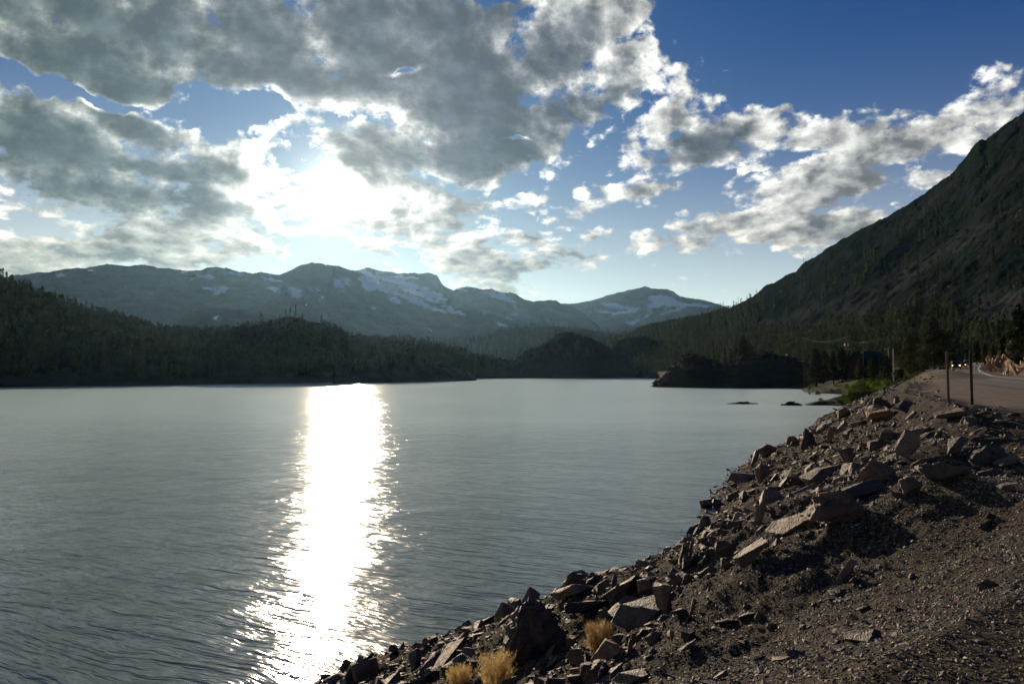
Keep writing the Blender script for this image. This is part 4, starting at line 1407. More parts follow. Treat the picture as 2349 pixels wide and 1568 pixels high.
# the rocks one can pick out in the photograph: centre x, foot y, width, height (2500 px wide), lean, variant, label
R_ = math.radians
BIGROCKS = [
    (2059, 1268, 150, 66, (0, 8, 20), 5, 'biggest dark boulder halfway up the bank, face in shadow'),
    (1930, 1302, 104, 44, (8, -20, -15), 1, 'pinkish slab with raised left rim, left of the biggest dark boulder'),
    (2014, 1178, 92, 42, (-10, -22, 25), 0, 'smooth grey slab tilted to the water above the biggest dark boulder'),
    (2116, 1214, 98, 36, (0, -12, 5), 0, 'flat light slab just right above the biggest dark boulder'),
    (2232, 1206, 46, 38, (0, -5, 30), 3, 'squarish brown block on the upper bank beside a dark boulder'),
    (2306, 1184, 118, 48, (0, 8, 10), 1, 'long dark boulder at the gravel edge right of the brown block'),
    (2436, 1138, 106, 44, (0, 0, -8), 5, 'dark wedge boulder near the right edge of the gravel'),
    (2478, 1140, 56, 22, (0, -10, 0), 0, 'pale flat slab right of the dark wedge boulder'),
    (2222, 1114, 62, 54, (25, -42, 20), 0, 'bright ridged slab leaning right on the upper bank'),
    (2066, 1150, 30, 50, (10, -72, 40), 2, 'upright yellowish rock above the smooth grey slab'),
    (2330, 1106, 66, 32, (0, -16, 30), 2, 'dark rock with one thin bright edge in the upper stones'),
    (2150, 1172, 92, 46, (0, 0, 40), 5, 'dark pointed boulder between the grey slab and the brown block'),
    (1868, 1174, 42, 40, (10, -15, 40), 3, 'pale cracked block near the waterline'),
    (1815, 1176, 66, 32, (0, 10, 15), 1, 'low black boulder jutting into the lake at the bend of the shore'),
    (1974, 1092, 38, 46, (0, 0, 60), 5, 'reddish pointed boulder standing at the waterline'),
    (1940, 1086, 34, 20, (0, 0, 0), 3, 'rounded dark boulder at the waterline left of the reddish one'),
    (1880, 1114, 44, 30, (0, -20, 30), 3, 'purplish boulder on the waterline below the rounded dark one'),
    (1842, 1135, 26, 34, (0, -50, 10), 2, 'slanting brown slab on the shore below the purplish boulder'),
    (1836, 1372, 82, 52, (20, -28, 10), 1, 'bright rugged slab above the gravel mound'),
    (1728, 1240, 32, 19, (0, 0, 30), 3, 'left of two dark boulders standing in the shallows'),
    (1751, 1237, 26, 16, (0, 0, 70), 3, 'right of two dark boulders standing in the shallows'),
    (1858, 1284, 24, 58, (10, -70, 20), 4, 'thin upright slab on the lower bank'),
    (1790, 1222, 34, 24, (0, -30, 0), 3, 'rusty boulder on the waterline beside the two shallow-water boulders'),
    (1776, 1388, 26, 24, (0, 0, 0), 3, 'small round orange rock above the gravel mound'),
    (1681, 1388, 30, 26, (0, -10, 0), 3, 'round tan stone under the leaning slabs'),
    (1664, 1380, 16, 46, (0, -62, 20), 4, 'left blade of the three leaning slabs at the waterline'),
    (1677, 1372, 14, 44, (0, -60, 25), 4, 'middle blade of the three leaning slabs at the waterline'),
    (1691, 1366, 14, 42, (0, -58, 30), 4, 'right blade of the three leaning slabs at the waterline'),
    (1580, 1452, 40, 36, (0, 0, 20), 3, 'square-topped block left of the gravel mound'),
    (1520, 1500, 84, 30, (15, -25, 40), 0, 'long layered slab slanting above the dry grass tuft'),
    (1560, 1530, 118, 66, (0, 5, 10), 1, 'large dark overhanging slab right of the dry grass tuft'),
    (1305, 1604, 158, 124, (0, 0, 10), 5, 'huge dark triangular boulder standing at the lower waterline'),
    (1436, 1502, 110, 30, (0, -4, 0), 1, 'long low dark rock behind the dry grass tuft'),
    (1268, 1524, 34, 26, (0, 0, 30), 3, 'flat-topped block against the huge triangular boulder'),
    (1405, 1624, 40, 34, (30, 0, 10), 1, 'round brown stone below the dry grass tuft'),
    (1250, 1630, 70, 20, (10, -8, -10), 0, 'pale flat slab below the huge triangular boulder'),
    (1508, 1580, 40, 26, (0, -35, 40), 0, 'light wedge stone right of the dry grass tuft'),
    (1440, 1664, 44, 34, (0, 0, 0), 3, 'weathered round stone at the lower frame edge'),
    (1464, 1668, 20, 46, (0, -68, 0), 4, 'upright orange splinter at the lower frame edge'),
    (1540, 1668, 80, 26, (0, -4, 0), 1, 'broad dark slab right of the orange splinter'),
    (1416, 1672, 60, 14, (0, -2, 0), 0, 'pale flat slab cut by the lower frame edge'),
    (960, 1600, 24, 18, (0, 0, 0), 3, 'small dark boulder in the water left of the shore'),
    (853, 1640, 38, 26, (0, 15, 0), 3, 'black pointed boulder at the sunlit water edge'),
    (796, 1660, 22, 14, (0, 0, 0), 1, 'leftmost small brown stone at the bottom shore'),
    (1122, 1574, 30, 14, (0, -15, 0), 1, 'flat tilted stone on the dark lower beach'),
    (1057, 1658, 46, 22, (0, 10, 0), 1, 'brown slab at the bottom left of the grass tufts'),
    (1828, 1512, 40, 18, (0, -15, 0), 1, 'red-brown slab below the gravel mound'),
    (1778, 1528, 54, 16, (0, -8, 0), 1, 'long grey stone in the gravel below the mound'),
    (1822, 1490, 16, 14, (0, 0, 0), 3, 'small pink stone beside the red-brown slab'),
    (1690, 1502, 20, 40, (0, -58, 0), 2, 'standing brown rock left below the gravel mound'),
    (1882, 1536, 24, 16, (0, 0, 0), 3, 'single dark stone in the open gravel'),
    (1680, 1592, 44, 20, (0, -35, 10), 4, 'pale slanting splinter in the lower gravel'),
    (2054, 1456, 44, 12, (0, 5, 0), 1, 'flat black stone lying in the open gravel'),
    (2112, 1492, 34, 10, (0, -15, 0), 4, 'forked pale splinter in the open gravel'),
    (2468, 1196, 44, 16, (0, -15, 0), 0, 'pale flat stone on the gravel near the right edge'),
    (2153, 1004, 62, 32, (0, 0, 10), 5, 'dark wedge boulder at the top of the bank by the spit'),
    (2211, 1000, 54, 22, (10, -22, 30), 0, 'light layered slab at the edge of the parking lot'),
    (2191, 983, 13, 18, (0, 0, 0), 5, 'small bright pointed rock at the edge of the parking lot'),
    (2130, 1034, 28, 40, (0, -55, 30), 2, 'tall pink-faced slab below the dark wedge boulder'),
    (2155, 1026, 52, 34, (0, 12, 0), 3, 'black block right of the pink-faced slab'),
    (2064, 1020, 30, 24, (0, -20, 0), 3, 'tan block at the waterline near the spit'),
    (2018, 1052, 34, 28, (0, -40, 20), 0, 'tan slab leaning over the waterline'),
    (2028, 1080, 22, 34, (0, -65, 20), 2, 'orange-edged upright slab on the upper bank'),
    (2335, 1022, 70, 24, (0, 5, 0), 3, 'low dark boulder heap in front of the two posts'),
    (2395, 1018, 44, 16, (0, -5, 20), 3, 'low dark stone right of the heap before the posts'),
    (2228, 1022, 30, 18, (0, -38, 30), 4, 'reddish blade of rock below the layered slab'),
    (2240, 1066, 60, 26, (0, -10, 10), 1, 'grey flat rock in the dip below the posts'),
    (2274, 1067, 34, 12, (0, -8, 0), 4, 'small white-edged flat stone in the dip'),
    (2290, 1070, 14, 16, (0, 0, 0), 3, 'small cream block in the dip below the posts'),
    (2386, 1062, 26, 16, (0, -40, 0), 4, 'pair-like slanting pink flake among dark stones'),
    (2455, 1034, 30, 9, (0, -5, 0), 4, 'thin pale flake right of the posts'),
    (2458, 1075, 14, 13, (0, 0, 0), 3, 'bright cream stone near the right edge of the dip'),
    (2370, 1170, 24, 14, (0, -30, 0), 3, 'small orange stone at the tip of the long dark boulder'),
]
PYR = []
for i in range(4):       # blocks that come to a point
    bm = bmesh.new()
    r = random.Random(900 + i)
    for (a, b_, c_) in [(-.5, -.35, -.4), (.5, -.3, -.4), (.42, .35, -.4), (-.45, .35, -.4), (-.42, -.1, -.05), (.46, -.15, -.1), (-.12, -.05, .38), (.02, .12, .42), (.2, .0, .25), (-.3, .2, .1), (.3, .25, .0), (-.2, -.4, -.1), (.25, -.38, .0)]:
        bm.verts.new((a + r.uniform(-.07, .07), b_ + r.uniform(-.07, .07), c_ + r.uniform(-.05, .05)))
    bmesh.ops.convex_hull(bm, input=list(bm.verts))
    bmesh.ops.triangulate(bm, faces=bm.faces[:])
    for _ in range(3):
        bmesh.ops.subdivide_edges(bm, edges=[e for e in bm.edges if e.calc_length() > 0.09], cuts=1, use_grid_fill=True)
        bmesh.ops.triangulate(bm, faces=bm.faces[:])
    from mathutils import noise as mn
    for v_ in bm.verts:
        q = v_.co * 3.0 + Vector((i * 5.0, 0, 0))
        k = mn.fractal(q * 1.6, 0.8, 2.0, 5) * 0.05 + (abs(mn.noise(Vector((q.x * 2, q.y * 2, q.z * 5)))) - 0.3) * 0.09
        v_.co += v_.co.normalized() * k
    PYR.append(bm_mesh(bm, 'rock', M_ROCK))
OWN_R = 0
placed = []
for (sx, sy, w, h, rot, var, lab) in BIGROCKS:
    r_ = hit(sx / S, min(sy / S, DH - 1))
    if r_ is None:
        continue
    (x, y, z), t_ = r_
    wm = w / 1944.0 * t_
    hm = h / 1944.0 * t_
    cands = PYR if var == 5 else [ROCKS[k] for k in range(len(ROCKS)) if k % 5 == var]
    me = cands[sx % len(cands)]
    # size the block so that its turned outline is wm wide and hm high, seen level
    e = Euler((R_(rot[0]), R_(rot[1]), R_(rot[2])))
    M = e.to_matrix()
    co = np.empty(len(me.vertices) * 3)
    me.vertices.foreach_get('co', co)
    q = co.reshape(-1, 3) @ np.array(M).T
    ex, ez = np.ptp(q[:, 0]), np.ptp(q[:, 2])
    s1 = wm / ex
    s2 = hm / ez * 1.12
    sc = Matrix.Diagonal((s1, (s1 + s2) / 2, s2)).to_4x4()
    me = me.copy()
    q = q * np.array([s1, (s1 + s2) / 2, s2])
    me.vertices.foreach_set('co', q.astype(np.float32).ravel())
    me.update()
    o = link('rock', me, loc=(x, y + wm * 0.2, z + hm * 0.42))
    tag(o, lab, 'rock', 'rocks of the lakeside bank')
    placed.append((x, y, wm))
    OWN_R += 1

# the rest of the bank, by area
random.seed(21)
rr_ = np.random.default_rng(21)


def bank_points(n_, ymin, ymax, slo, shi):
    """Random points on the bank between the waterline and the lot."""
    yy = ymin + (ymax - ymin) * rr_.uniform(0, 1, n_) ** 1.3
    xs = np.interp(yy, [10, 19, 24, 28.5, 37, 47, 62, 85, 120, 170], [-12, -4.5, -0.2, 3.5, 8.6, 12, 17.5, 30.4, 48, 71])
    xx = xs + rr_.uniform(slo - 2, shi * 1.15 + 3, n_)
    s_ = shore_dist(xx, yy)
    k = (s_ > slo) & (s_ < shi)
    return xx[k], yy[k], s_[k]


def img(x, y, z):
    d = y * math.cos(PITCH) + (z - EYE) * math.sin(PITCH)
    return DW / 2 + FD * x / d, DH / 2 - FD * ((z - EYE) * math.cos(PITCH) - y * math.sin(PITCH)) / d


bx, by, bs = bank_points(17000, 3, 175, -0.5, 13.5)
# fewer on the gravel top, none on the mound
den = np.where(bs > 9.4, 0.05, 1.0) * np.where((bs > 9.0) & (bs <= 9.6), 0.5, 1.0)
den = np.where((by > 14) & (by < 38) & (bs > 9.6), 0.75, den)
md = np.hypot(bx - MOUND[0], by - MOUND[1])
den = np.where(md < 0.11 * MD, 0.0, den)
kp = rr_.uniform(0, 1, len(bx)) < den
bx, by, bs = bx[kp], by[kp], bs[kp]
sz = np.clip(np.exp(rr_.normal(math.log(0.19), 0.60, len(bx))), 0.08, 1.05)
sz = np.where(bs > 10, sz * 0.7, sz)
sz = np.where(np.hypot(bx, by) < 12, np.minimum(sz, 0.40), sz)
bz = height(bx, by)
ipx, ipy = img(bx, by, bz)
# keep clear of the picked-out ones
for (x, y, wm) in placed:
    kk = np.hypot(bx - x, by - y) < wm * 0.42
    sz = np.where(kk, sz * 0.4, sz)
appr = sz / np.hypot(bx, by) * ((ipx > 0) & (ipx < DW) & (ipy < DH))
idx = np.argsort(-appr)
N_ROCK = 296 - OWN_R


def rock_rot(r):
    # slabs mostly lie back along the bank, pointing up and away from the water, some on edge
    if r.random() < 0.28:
        return (R_(r.uniform(-25, 25)), R_(r.uniform(-75, -40)), R_(r.uniform(0, 60)))
    return (R_(r.uniform(-22, 22)), R_(r.uniform(-32, 10)), R_(r.uniform(-40, 80)))


rp = random.Random(9)
MARKS = [(2059, 1240, 'biggest dark boulder'), (1930, 1280, 'pinkish slab'), (2014, 1160, 'smooth grey slab'), (2232, 1190, 'squarish brown block'), (2306, 1165, 'long dark boulder at the gravel edge'),
         (2436, 1120, 'dark wedge boulder'), (2222, 1090, 'bright ridged slab'), (1815, 1165, 'low black boulder at the shore bend'), (1974, 1075, 'reddish pointed boulder'), (1836, 1350, 'bright rugged slab'),
         (1740, 1235, 'two dark boulders in the shallows'), (1677, 1360, 'three leaning slabs'), (1580, 1440, 'square-topped block'), (1305, 1550, 'huge triangular boulder'), (1462, 1560, 'golden grass tuft'),
         (1212, 1640, 'orange grass tuft'), (1846, 1420, 'gravel mound'), (2153, 990, 'dark wedge boulder by the spit'), (2211, 990, 'light layered slab at the lot'), (2335, 1010, 'dark heap before the posts'),
         (2240, 1055, 'grey flat rock in the dip'), (2070, 1080, 'orange-edged upright slab'), (1560, 1510, 'dark overhanging slab'), (1680, 1592, 'pale slanting splinter'), (1057, 1650, 'brown slab left of the grass tufts'),
         (2112, 1490, 'forked pale splinter'), (1880, 1100, 'purplish waterline boulder'), (2130, 1020, 'pink-faced slab')]
for i in idx[:N_ROCK]:
    zone = ('angular brown rock on the lower bank close to the water', 'rocks of the lower bank') if bs[i] < 4 else \
        (('broken slab on the rocky bank below the gravel edge', 'slabs of the upper bank') if bs[i] < 9.6 else ('loose stone at the edge of the gravel', 'stones at the gravel edge'))
    s_ = float(sz[i])
    rot_ = rock_rot(rp)
    ix_, iy_ = ipx[i] * S, ipy[i] * S
    mk = min(MARKS, key=lambda m_: math.hypot(ix_ - m_[0], (iy_ - m_[1]) * 1.3))
    dx_, dy_ = ix_ - mk[0], iy_ - mk[1]
    far_ = 'just' if math.hypot(dx_, dy_) < 45 else 'some way'
    rel = (('right of' if dx_ > 0 else 'left of') if abs(dx_) > abs(dy_) else ('below' if dy_ > 0 else 'above'))
    siz = 'large' if s_ > 0.62 else ('fair-sized' if s_ > 0.42 else 'small')
    lb_ = f"{siz} {'upturned' if abs(rot_[1]) > 0.65 else 'flat-lying'} brown rock {far_} {rel} the {mk[2]}"
    put_rock(rp.randrange(22), float(bx[i]), float(by[i]), float(bz[i]) + s_ * 0.10, s_ * 1.25, rot_, lb_, zone[1],
             sc=(1, rp.uniform(0.7, 1.2), rp.uniform(0.8, 1.5)))

# low-polygon stones, many in one mesh
STONE = []
for i in range(10):
    bm = hull_rock(700 + i, (1, 0.7, [0.25, 0.4, 0.55][i % 3]), 9, 0, 0, 0)
    bmesh.ops.triangulate(bm, faces=bm.faces[:])
    STONE.append((np.array([v_.co[:] for v_ in bm.verts]), np.array([[q.index for q in f.verts] for f in bm.faces])))
    bm.free()


def stones(name, x, y, z, size, mat, label, seed=0, tilt=0.6, kind='stuff'):
    r = np.random.default_rng(seed)
    VV, FF, TT, off = [], [], [], 0
    kk = r.integers(0, len(STONE), len(x))
    for k, (V, F) in enumerate(STONE):
        ii = np.nonzero(kk == k)[0]
        m_ = len(ii)
        if not m_:
            continue
        az_, ay, ax = r.uniform(0, 6.283, m_), r.normal(-0.15, tilt * 0.6, m_), r.normal(0, tilt * 0.5, m_)
        cz, sz_ = np.cos(az_), np.sin(az_)
        cy_, sy_ = np.cos(ay), np.sin(ay)
        cx_, sx_ = np.cos(ax), np.sin(ax)
        Rz = np.zeros((m_, 3, 3)); Rz[:, 0, 0] = cz; Rz[:, 0, 1] = -sz_; Rz[:, 1, 0] = sz_; Rz[:, 1, 1] = cz; Rz[:, 2, 2] = 1
        Ry = np.zeros((m_, 3, 3)); Ry[:, 0, 0] = cy_; Ry[:, 0, 2] = sy_; Ry[:, 2, 0] = -sy_; Ry[:, 2, 2] = cy_; Ry[:, 1, 1] = 1
        Rx = np.zeros((m_, 3, 3)); Rx[:, 1, 1] = cx_; Rx[:, 1, 2] = -sx_; Rx[:, 2, 1] = sx_; Rx[:, 2, 2] = cx_; Rx[:, 0, 0] = 1
        RR = np.einsum('nij,njk,nkl->nil', Ry, Rx, Rz)
        P3 = np.einsum('nij,vj->nvi', RR, V) * size[ii][:, None, None]
        P3[:, :, 0] += x[ii][:, None]
        P3[:, :, 1] += y[ii][:, None]
        P3[:, :, 2] += (z[ii] + size[ii] * 0.10)[:, None]
        VV.append(P3.reshape(-1, 3))
        FF.append((F[None] + (np.arange(m_) * len(V))[:, None, None] + off).reshape(-1, 3))
        TT.append(np.repeat(r.uniform(0, 1, m_), len(V)))
        off += m_ * len(V)
    me = mesh_from(name, np.concatenate(VV), np.concatenate(FF))
    add_attr(me, 'tint', np.concatenate(TT))
    o = link(name, me, mat)
    tag(o, label, kind=kind)
    return o


r2_ = idx[N_ROCK:]
stones('rubble', bx[r2_], by[r2_], bz[r2_], sz[r2_] * 1.15, M_ROCK, 'smaller broken rocks covering the lakeside bank', 1)
# finer rubble, thicker near the camera
fx, fy, fs = bank_points(42000, 5, 75, -1.2, 12.5)
fden = np.where(fs > 9.8, 0.22, 0.85) * np.where(np.hypot(fx - MOUND[0], fy - MOUND[1]) < 0.10 * MD, 0.1, 1.0)
kp = rr_.uniform(0, 1, len(fx)) < fden
fx, fy, fs = fx[kp], fy[kp], fs[kp]
fsz = np.clip(np.exp(rr_.normal(math.log(0.085), 0.5, len(fx))), 0.035, 0.28)
stones('small_rubble', fx, fy, height(fx, fy), fsz, M_ROCK, 'fist-sized stones between the rocks of the bank', 2)


# gravel round the camera
def gravel_mat():
    m, n, b = material('gravel_stones', 0.7, 0.35)
    tint = n.new('ShaderNodeAttribute', attribute_name='tint').outputs['Fac']
    t2 = n.math('FRACT', n.math('MULTIPLY', tint, 9.7))
    c = n.mix(tint, (0.025, 0.023, 0.020), (0.20, 0.175, 0.135))
    c = n.mix(n.ramp(t2, 0.72, 0.95), c, (0.30, 0.27, 0.20))
    c = n.mix(n.ramp(n.math('FRACT', n.math('MULTIPLY', tint, 23.1)), 0.85, 0.92, 0, 0.8), c, (0.20, 0.10, 0.055))
    n.put(b.inputs['Base Color'], c)
    return m


M_GRAV = gravel_mat()
ng = 150000
ga = rr_.uniform(math.radians(-28), math.radians(38), ng)
gr_ = 2.6 + (22 - 2.6) * rr_.uniform(0, 1, ng) ** 0.9
gx, gy = gr_ * np.sin(ga), gr_ * np.cos(ga)
gs = shore_dist(gx, gy)
kp = (gs > 1.0) & (rr_.uniform(0, 1, ng) < np.where(gs > 8.5, 1.0, 0.45))
gx, gy, gr_ = gx[kp], gy[kp], gr_[kp]
gsz = np.clip(np.exp(rr_.normal(math.log(0.020), 0.42, len(gx))), 0.012, 0.11) * (0.75 + 0.05 * gr_)
stones('gravel', gx, gy, height(gx, gy) - gsz * 0.04, gsz, M_GRAV, 'loose grey-brown gravel on the pull-out', 3, 0.7)
# scattered stones on the far part of the lot's edge, meadow and cliff foot
ny = 5200
sy_ = rr_.uniform(40, 300, ny)
sx2 = sy_ * rr_.uniform(0.30, 0.70, ny)
ss_ = shore_dist(sx2, sy_)
rdd = sx2 - (line_x(sy_) - 8.5)
kp = ((ss_ > -0.5) & (ss_ < np.where(sy_ < 118, 8.5, 14)) & (rdd < -4)) | ((np.abs(((sx2 - 55) * 0.89 - (sy_ - 104) * 0.45)) < 7) & (rdd < -0.5) & (sy_ > 84) & (sy_ < 128)) | ((sx2 - line_x(sy_) > 6) & (sy_ > 92) & (sy_ < 200))
sx2, sy_ = sx2[kp], sy_[kp]
sz2 = np.clip(np.exp(rr_.normal(math.log(0.30), 0.5, len(sx2))), 0.12, 1.2)
stones('meadow_stones', sx2, sy_, height(sx2, sy_), sz2, M_ROCK, 'stones strewn along the meadow shore and the berm', 4)


nc = 900
cy2 = rr_.uniform(104, 215, nc)
cx2 = np.interp(cy2, LINE[:, 1], LINE[:, 0]) + 3.0 + rr_.uniform(0, 1, nc) ** 1.4 * 16
stones('cliff_blocks', cx2, cy2, height(cx2, cy2), np.clip(np.exp(rr_.normal(math.log(0.5), 0.55, nc)), 0.15, 2.2), M_CLIFF, 'broken orange blocks on the roadside bank', 5, 0.9)


# ridge-side boulders and ledges on the headland and slopes
def ridge_stones(name, n_, smin, smax, label, seed, mat=M_DARKR, cond=None, tmax=1.0):
    p_ = on_ridge(name, n_, cond, 0.0, tmax, seed)
    r = np.random.default_rng(seed)
    s_ = smin + (smax - smin) * r.uniform(0, 1, len(p_)) ** 3
    stones(name.split('__')[0] + '_boulders', p_[:, 0], p_[:, 1], p_[:, 2], s_, mat, label, seed)


ridge_stones('headland', 1000, 0.6, 3.6, 'boulders and ledges of the dark headland', 61)
ridge_stones('promontory', 700, 0.5, 2.6, 'boulders of the rocky point', 62)
ridge_stones('rocky_hill__middle', 600, 0.8, 4.5, 'boulders of the middle rocky hill', 63)
ridge_stones('mountain_slope', 1500, 1.0, 4.0, 'outcrops and boulders on the mountain slope', 64, M_DARKR,
             lambda x, y, z, px, py, r: (px > 1650) & (px < 2450) & (py > 200))

# dry grass tufts: many fine stalks with feathery heads
def tuft(seed, n_, h, spread):
    r = np.random.default_rng(seed)
    V, F = [], []
    for i in range(n_):
        a = r.uniform(0, 6.283)
        b0 = np.array([math.cos(a), math.sin(a), 0]) * spread * 0.5 * math.sqrt(r.uniform(0, 1))
        a = a + r.normal(0, 0.9)
        lean = spread * r.uniform(0.0, 0.55)
        hh_ = h * r.uniform(0.3, 1.0)
        tip = b0 + np.array([math.cos(a) * lean, math.sin(a) * lean, hh_])
        mid = b0 * 0.5 + tip * 0.5 + np.array([0, 0, hh_ * 0.12])
        w = 0.0022 * r.uniform(0.7, 1.5)
        sd = np.array([-math.sin(a + 1), math.cos(a + 1), 0]) * w
        o = len(V)
        V += [b0 - sd, b0 + sd, mid - sd, mid + sd, tip]
        F += [(o, o + 1, o + 3), (o, o + 3, o + 2), (o + 2, o + 3, o + 4)]
        for k in range(9):      # side sprigs
            t = r.uniform(0.45, 1.0)
            p0 = mid * (1 - t) + tip * t
            d = r.normal(0, 1, 3) * np.array([1, 1, 0.6]) + np.array([0, 0, 0.7])
            d = d / np.linalg.norm(d) * h * r.uniform(0.05, 0.16)
            o = len(V)
            V += [p0 - sd * 1.4, p0 + sd * 1.4, p0 + d]
            F += [(o, o + 1, o + 2)]
    return np.array(V), np.array(F)


for i, (sx, sy, w, h, lab) in enumerate([
    (1462, 1588, 82, 78, 'golden dry grass tuft among rocks right of the huge boulder'),
    (1212, 1672, 98, 92, 'orange dry grass tuft below the huge triangular boulder'),
    (1122, 1680, 70, 60, 'smaller orange dry grass tuft at the bottom frame edge'),
]):
    r_ = hit(sx / S, min(sy / S, DH + 10))
    (x, y, z), t_ = r_
    V, F = tuft(i, 420, h / 1944 * t_ * 0.85, w / 1944 * t_ * 0.5)
    me = mesh_from('dry_grass_tuft', V, F)
    o = link('dry_grass_tuft', me, M_STRAW, loc=(x, y, z - 0.01))
    tag(o, lab, 'grass tuft', 'dry grass tufts on the bank')
# islets
def islet(px, py, w, h, seed, label):
    x, y = lake_pt(px, py)
    t_ = math.hypot(x, y)
    parts = []
    r = random.Random(seed)
    bm = bmesh.new()
    wm, hm = w / FD * t_, h / FD * t_
    for i in range(9):
        q = (i / 8 - 0.5) * 2
        b2 = hull_rock(seed * 10 + i, (wm * 0.24, wm * 0.14, hm * 1.1 * (1.1 - abs(q) * 0.8) * r.uniform(0.7, 1.2)), 12, 0.03, 0.03, 1)
        for v_ in b2.verts:
            v_.co += Vector((q * wm * 0.44, r.uniform(-0.03, 0.03) * wm, 0.06 * hm))
        me_ = bpy.data.meshes.new('t')
        b2.to_mesh(me_)
        b2.free()
        bm.from_mesh(me_)
        bpy.data.meshes.remove(me_)
    me = bm_mesh(bm, 'rock_islet', M_DARKR)
    o = link('rock_islet', me, loc=(x, y, 0.0))
    tag(o, label, 'islet')


islet(1703, 926, 62, 9, 3, 'low black rock islet standing alone off the spit')
islet(1815, 929, 42, 16, 4, 'humped black rock at the tip of the spit')

# ------------------------------------------------------------------ road and its furniture
def strip(name, off0, off1, lift, mat, y0=14.0, y1=384.0, n_=220):
    yy = np.linspace(y0, y1, n_)
    xx = line_x(yy)
    tx, ty = np.gradient(xx), np.gradient(yy)
    l = np.hypot(tx, ty)
    nx_, ny_ = ty / l, -tx / l
    rows = []
    for o_ in np.linspace(off0, off1, 6 if off1 - off0 > 2 else 2):
        X, Y = xx + nx_ * o_, yy + ny_ * o_
        rows.append(np.stack([X, Y, road_z(yy) + lift], 1))
    V = np.stack(rows, 1).reshape(-1, 3)
    me = mesh_from(name, V, grid_faces(n_, len(rows))[:, ::-1])
    o = link(name, me, mat)
    tag(o, kind='structure')
    return o


m, n, b = material('asphalt', 0.75, 0.3)
p = wpos(n)
f = n.noise(p, 0.5, 6.0, 0.65)
n.put(b.inputs['Base Color'], n.mix(n.ramp(f, 0.3, 0.7), (0.060, 0.056, 0.053), (0.115, 0.105, 0.097)))
bump(n, b, n.noise(p, 30, 4, 0.6), 0.5, 0.01)
M_PAINT = plain('road_paint', (0.62, 0.60, 0.54), 0.7, 0.12, 2.0)
M_YEL = plain('yellow_paint', (0.50, 0.30, 0.05), 0.7, 0.2, 2.0)
strip('road', -8.2, 0.7, 0.07, m)
strip('road_edge_line', -0.16, 0.16, 0.078, M_PAINT)
strip('road_centre_line', -4.15, -4.0, 0.078, M_YEL)
strip('road_centre_line', -3.85, -3.7, 0.078, M_YEL)

M_WOOD = plain('weathered_wood', (0.12, 0.085, 0.055), 0.9, 0.4, 6.0, 0, 0.02)
M_DWOOD = plain('dark_wood', (0.030, 0.024, 0.020), 0.9, 0.3, 6.0, 0, 0.02)
M_WHITE = plain('white_paint', (0.75, 0.74, 0.70), 0.5, 0.08, 4.0)
M_METAL = plain('galvanised_steel', (0.35, 0.36, 0.36), 0.45, 0.15, 5.0, 0.8)
M_RUST = plain('rusty_steel', (0.20, 0.09, 0.045), 0.8, 0.3, 8.0)
M_ORANGE = plain('orange_reflector', (0.75, 0.20, 0.03), 0.5, 0.1)
M_CERAM = plain('grey_insulator', (0.45, 0.45, 0.43), 0.3, 0.1)


def boxv(c, s, rz=0.0):
    x, y, z = s[0] / 2, s[1] / 2, s[2] / 2
    V = []
    for a in (-x, x):
        for b_ in (-y, y):
            for d in (-z, z):
                V.append((c[0] + a * math.cos(rz) - b_ * math.sin(rz), c[1] + a * math.sin(rz) + b_ * math.cos(rz), c[2] + d))
    F = [(0, 1, 3, 2), (4, 6, 7, 5), (0, 4, 5, 1), (2, 3, 7, 6), (0, 2, 6, 4), (1, 5, 7, 3)]
    return V, F


def part(name, geo, mat, parent, smooth=False, bev=0.0):
    me = pymesh(name, geo[0], geo[1], [mat], smooth)
    if bev:
        bm = bmesh.new()
        bm.from_mesh(me)
        bmesh.ops.bevel(bm, geom=bm.edges[:], offset=bev, segments=2, affect='EDGES', clamp_overlap=True)
        bm.to_mesh(me)
        bm.free()
    return link(name, me, None, parent)


# two tall timber snow posts
for (px0, py0, py1, lean, mt, lab) in [(2176, 928, 807, -0.012, M_WOOD, 'weathered timber marker post on the lot, sunlit down its left side'),
                                       (2230, 928, 812, -0.012, M_DWOOD, 'dark timber marker post, right one of the tall pair')]:
    (x, y, z), t_ = hit(px0, py0, 10)
    h = (py0 - py1) / FD * y
    k = 9
    r = 0.062
    pts = [(lean * h * i / (k - 1), 0.0, h * i / (k - 1) - (0.3 if i == 0 else 0)) for i in range(k)]
    V, F = tube(pts, [r * (1 + 0.06 * math.sin(i * 2.3)) for i in range(k)], 10)
    F.append(tuple(range(len(V) - 10, len(V))))
    me = pymesh('marker_post', V, F, [mt], True)
    tag(link('marker_post', me, loc=(x, y, z)), lab, 'post', 'timber marker posts by the lot')


def small_post(px, dist, py_top, rad, mat, lab, cat='post', bands=None, name='roadside_marker'):
    x = (px - DW / 2) / FD * dist
    z = float(height(x, dist))
    h = EYE + (HOR - py_top) / FD * dist - z
    e = empty(name, (x, dist, z))
    part('shaft', tube([(0, 0, -0.2), (0, 0, h * 0.5), (0, 0, h)], [rad, rad, rad * 0.9], 8), mat, e, True)
    for (a, b_, m_) in (bands or []):
        part('reflector', boxv((0, -rad - 0.01, h * (a + b_) / 2), (rad * 2.6, 0.03, h * (b_ - a))), m_, e)
    tag(e, lab, cat)
    return e


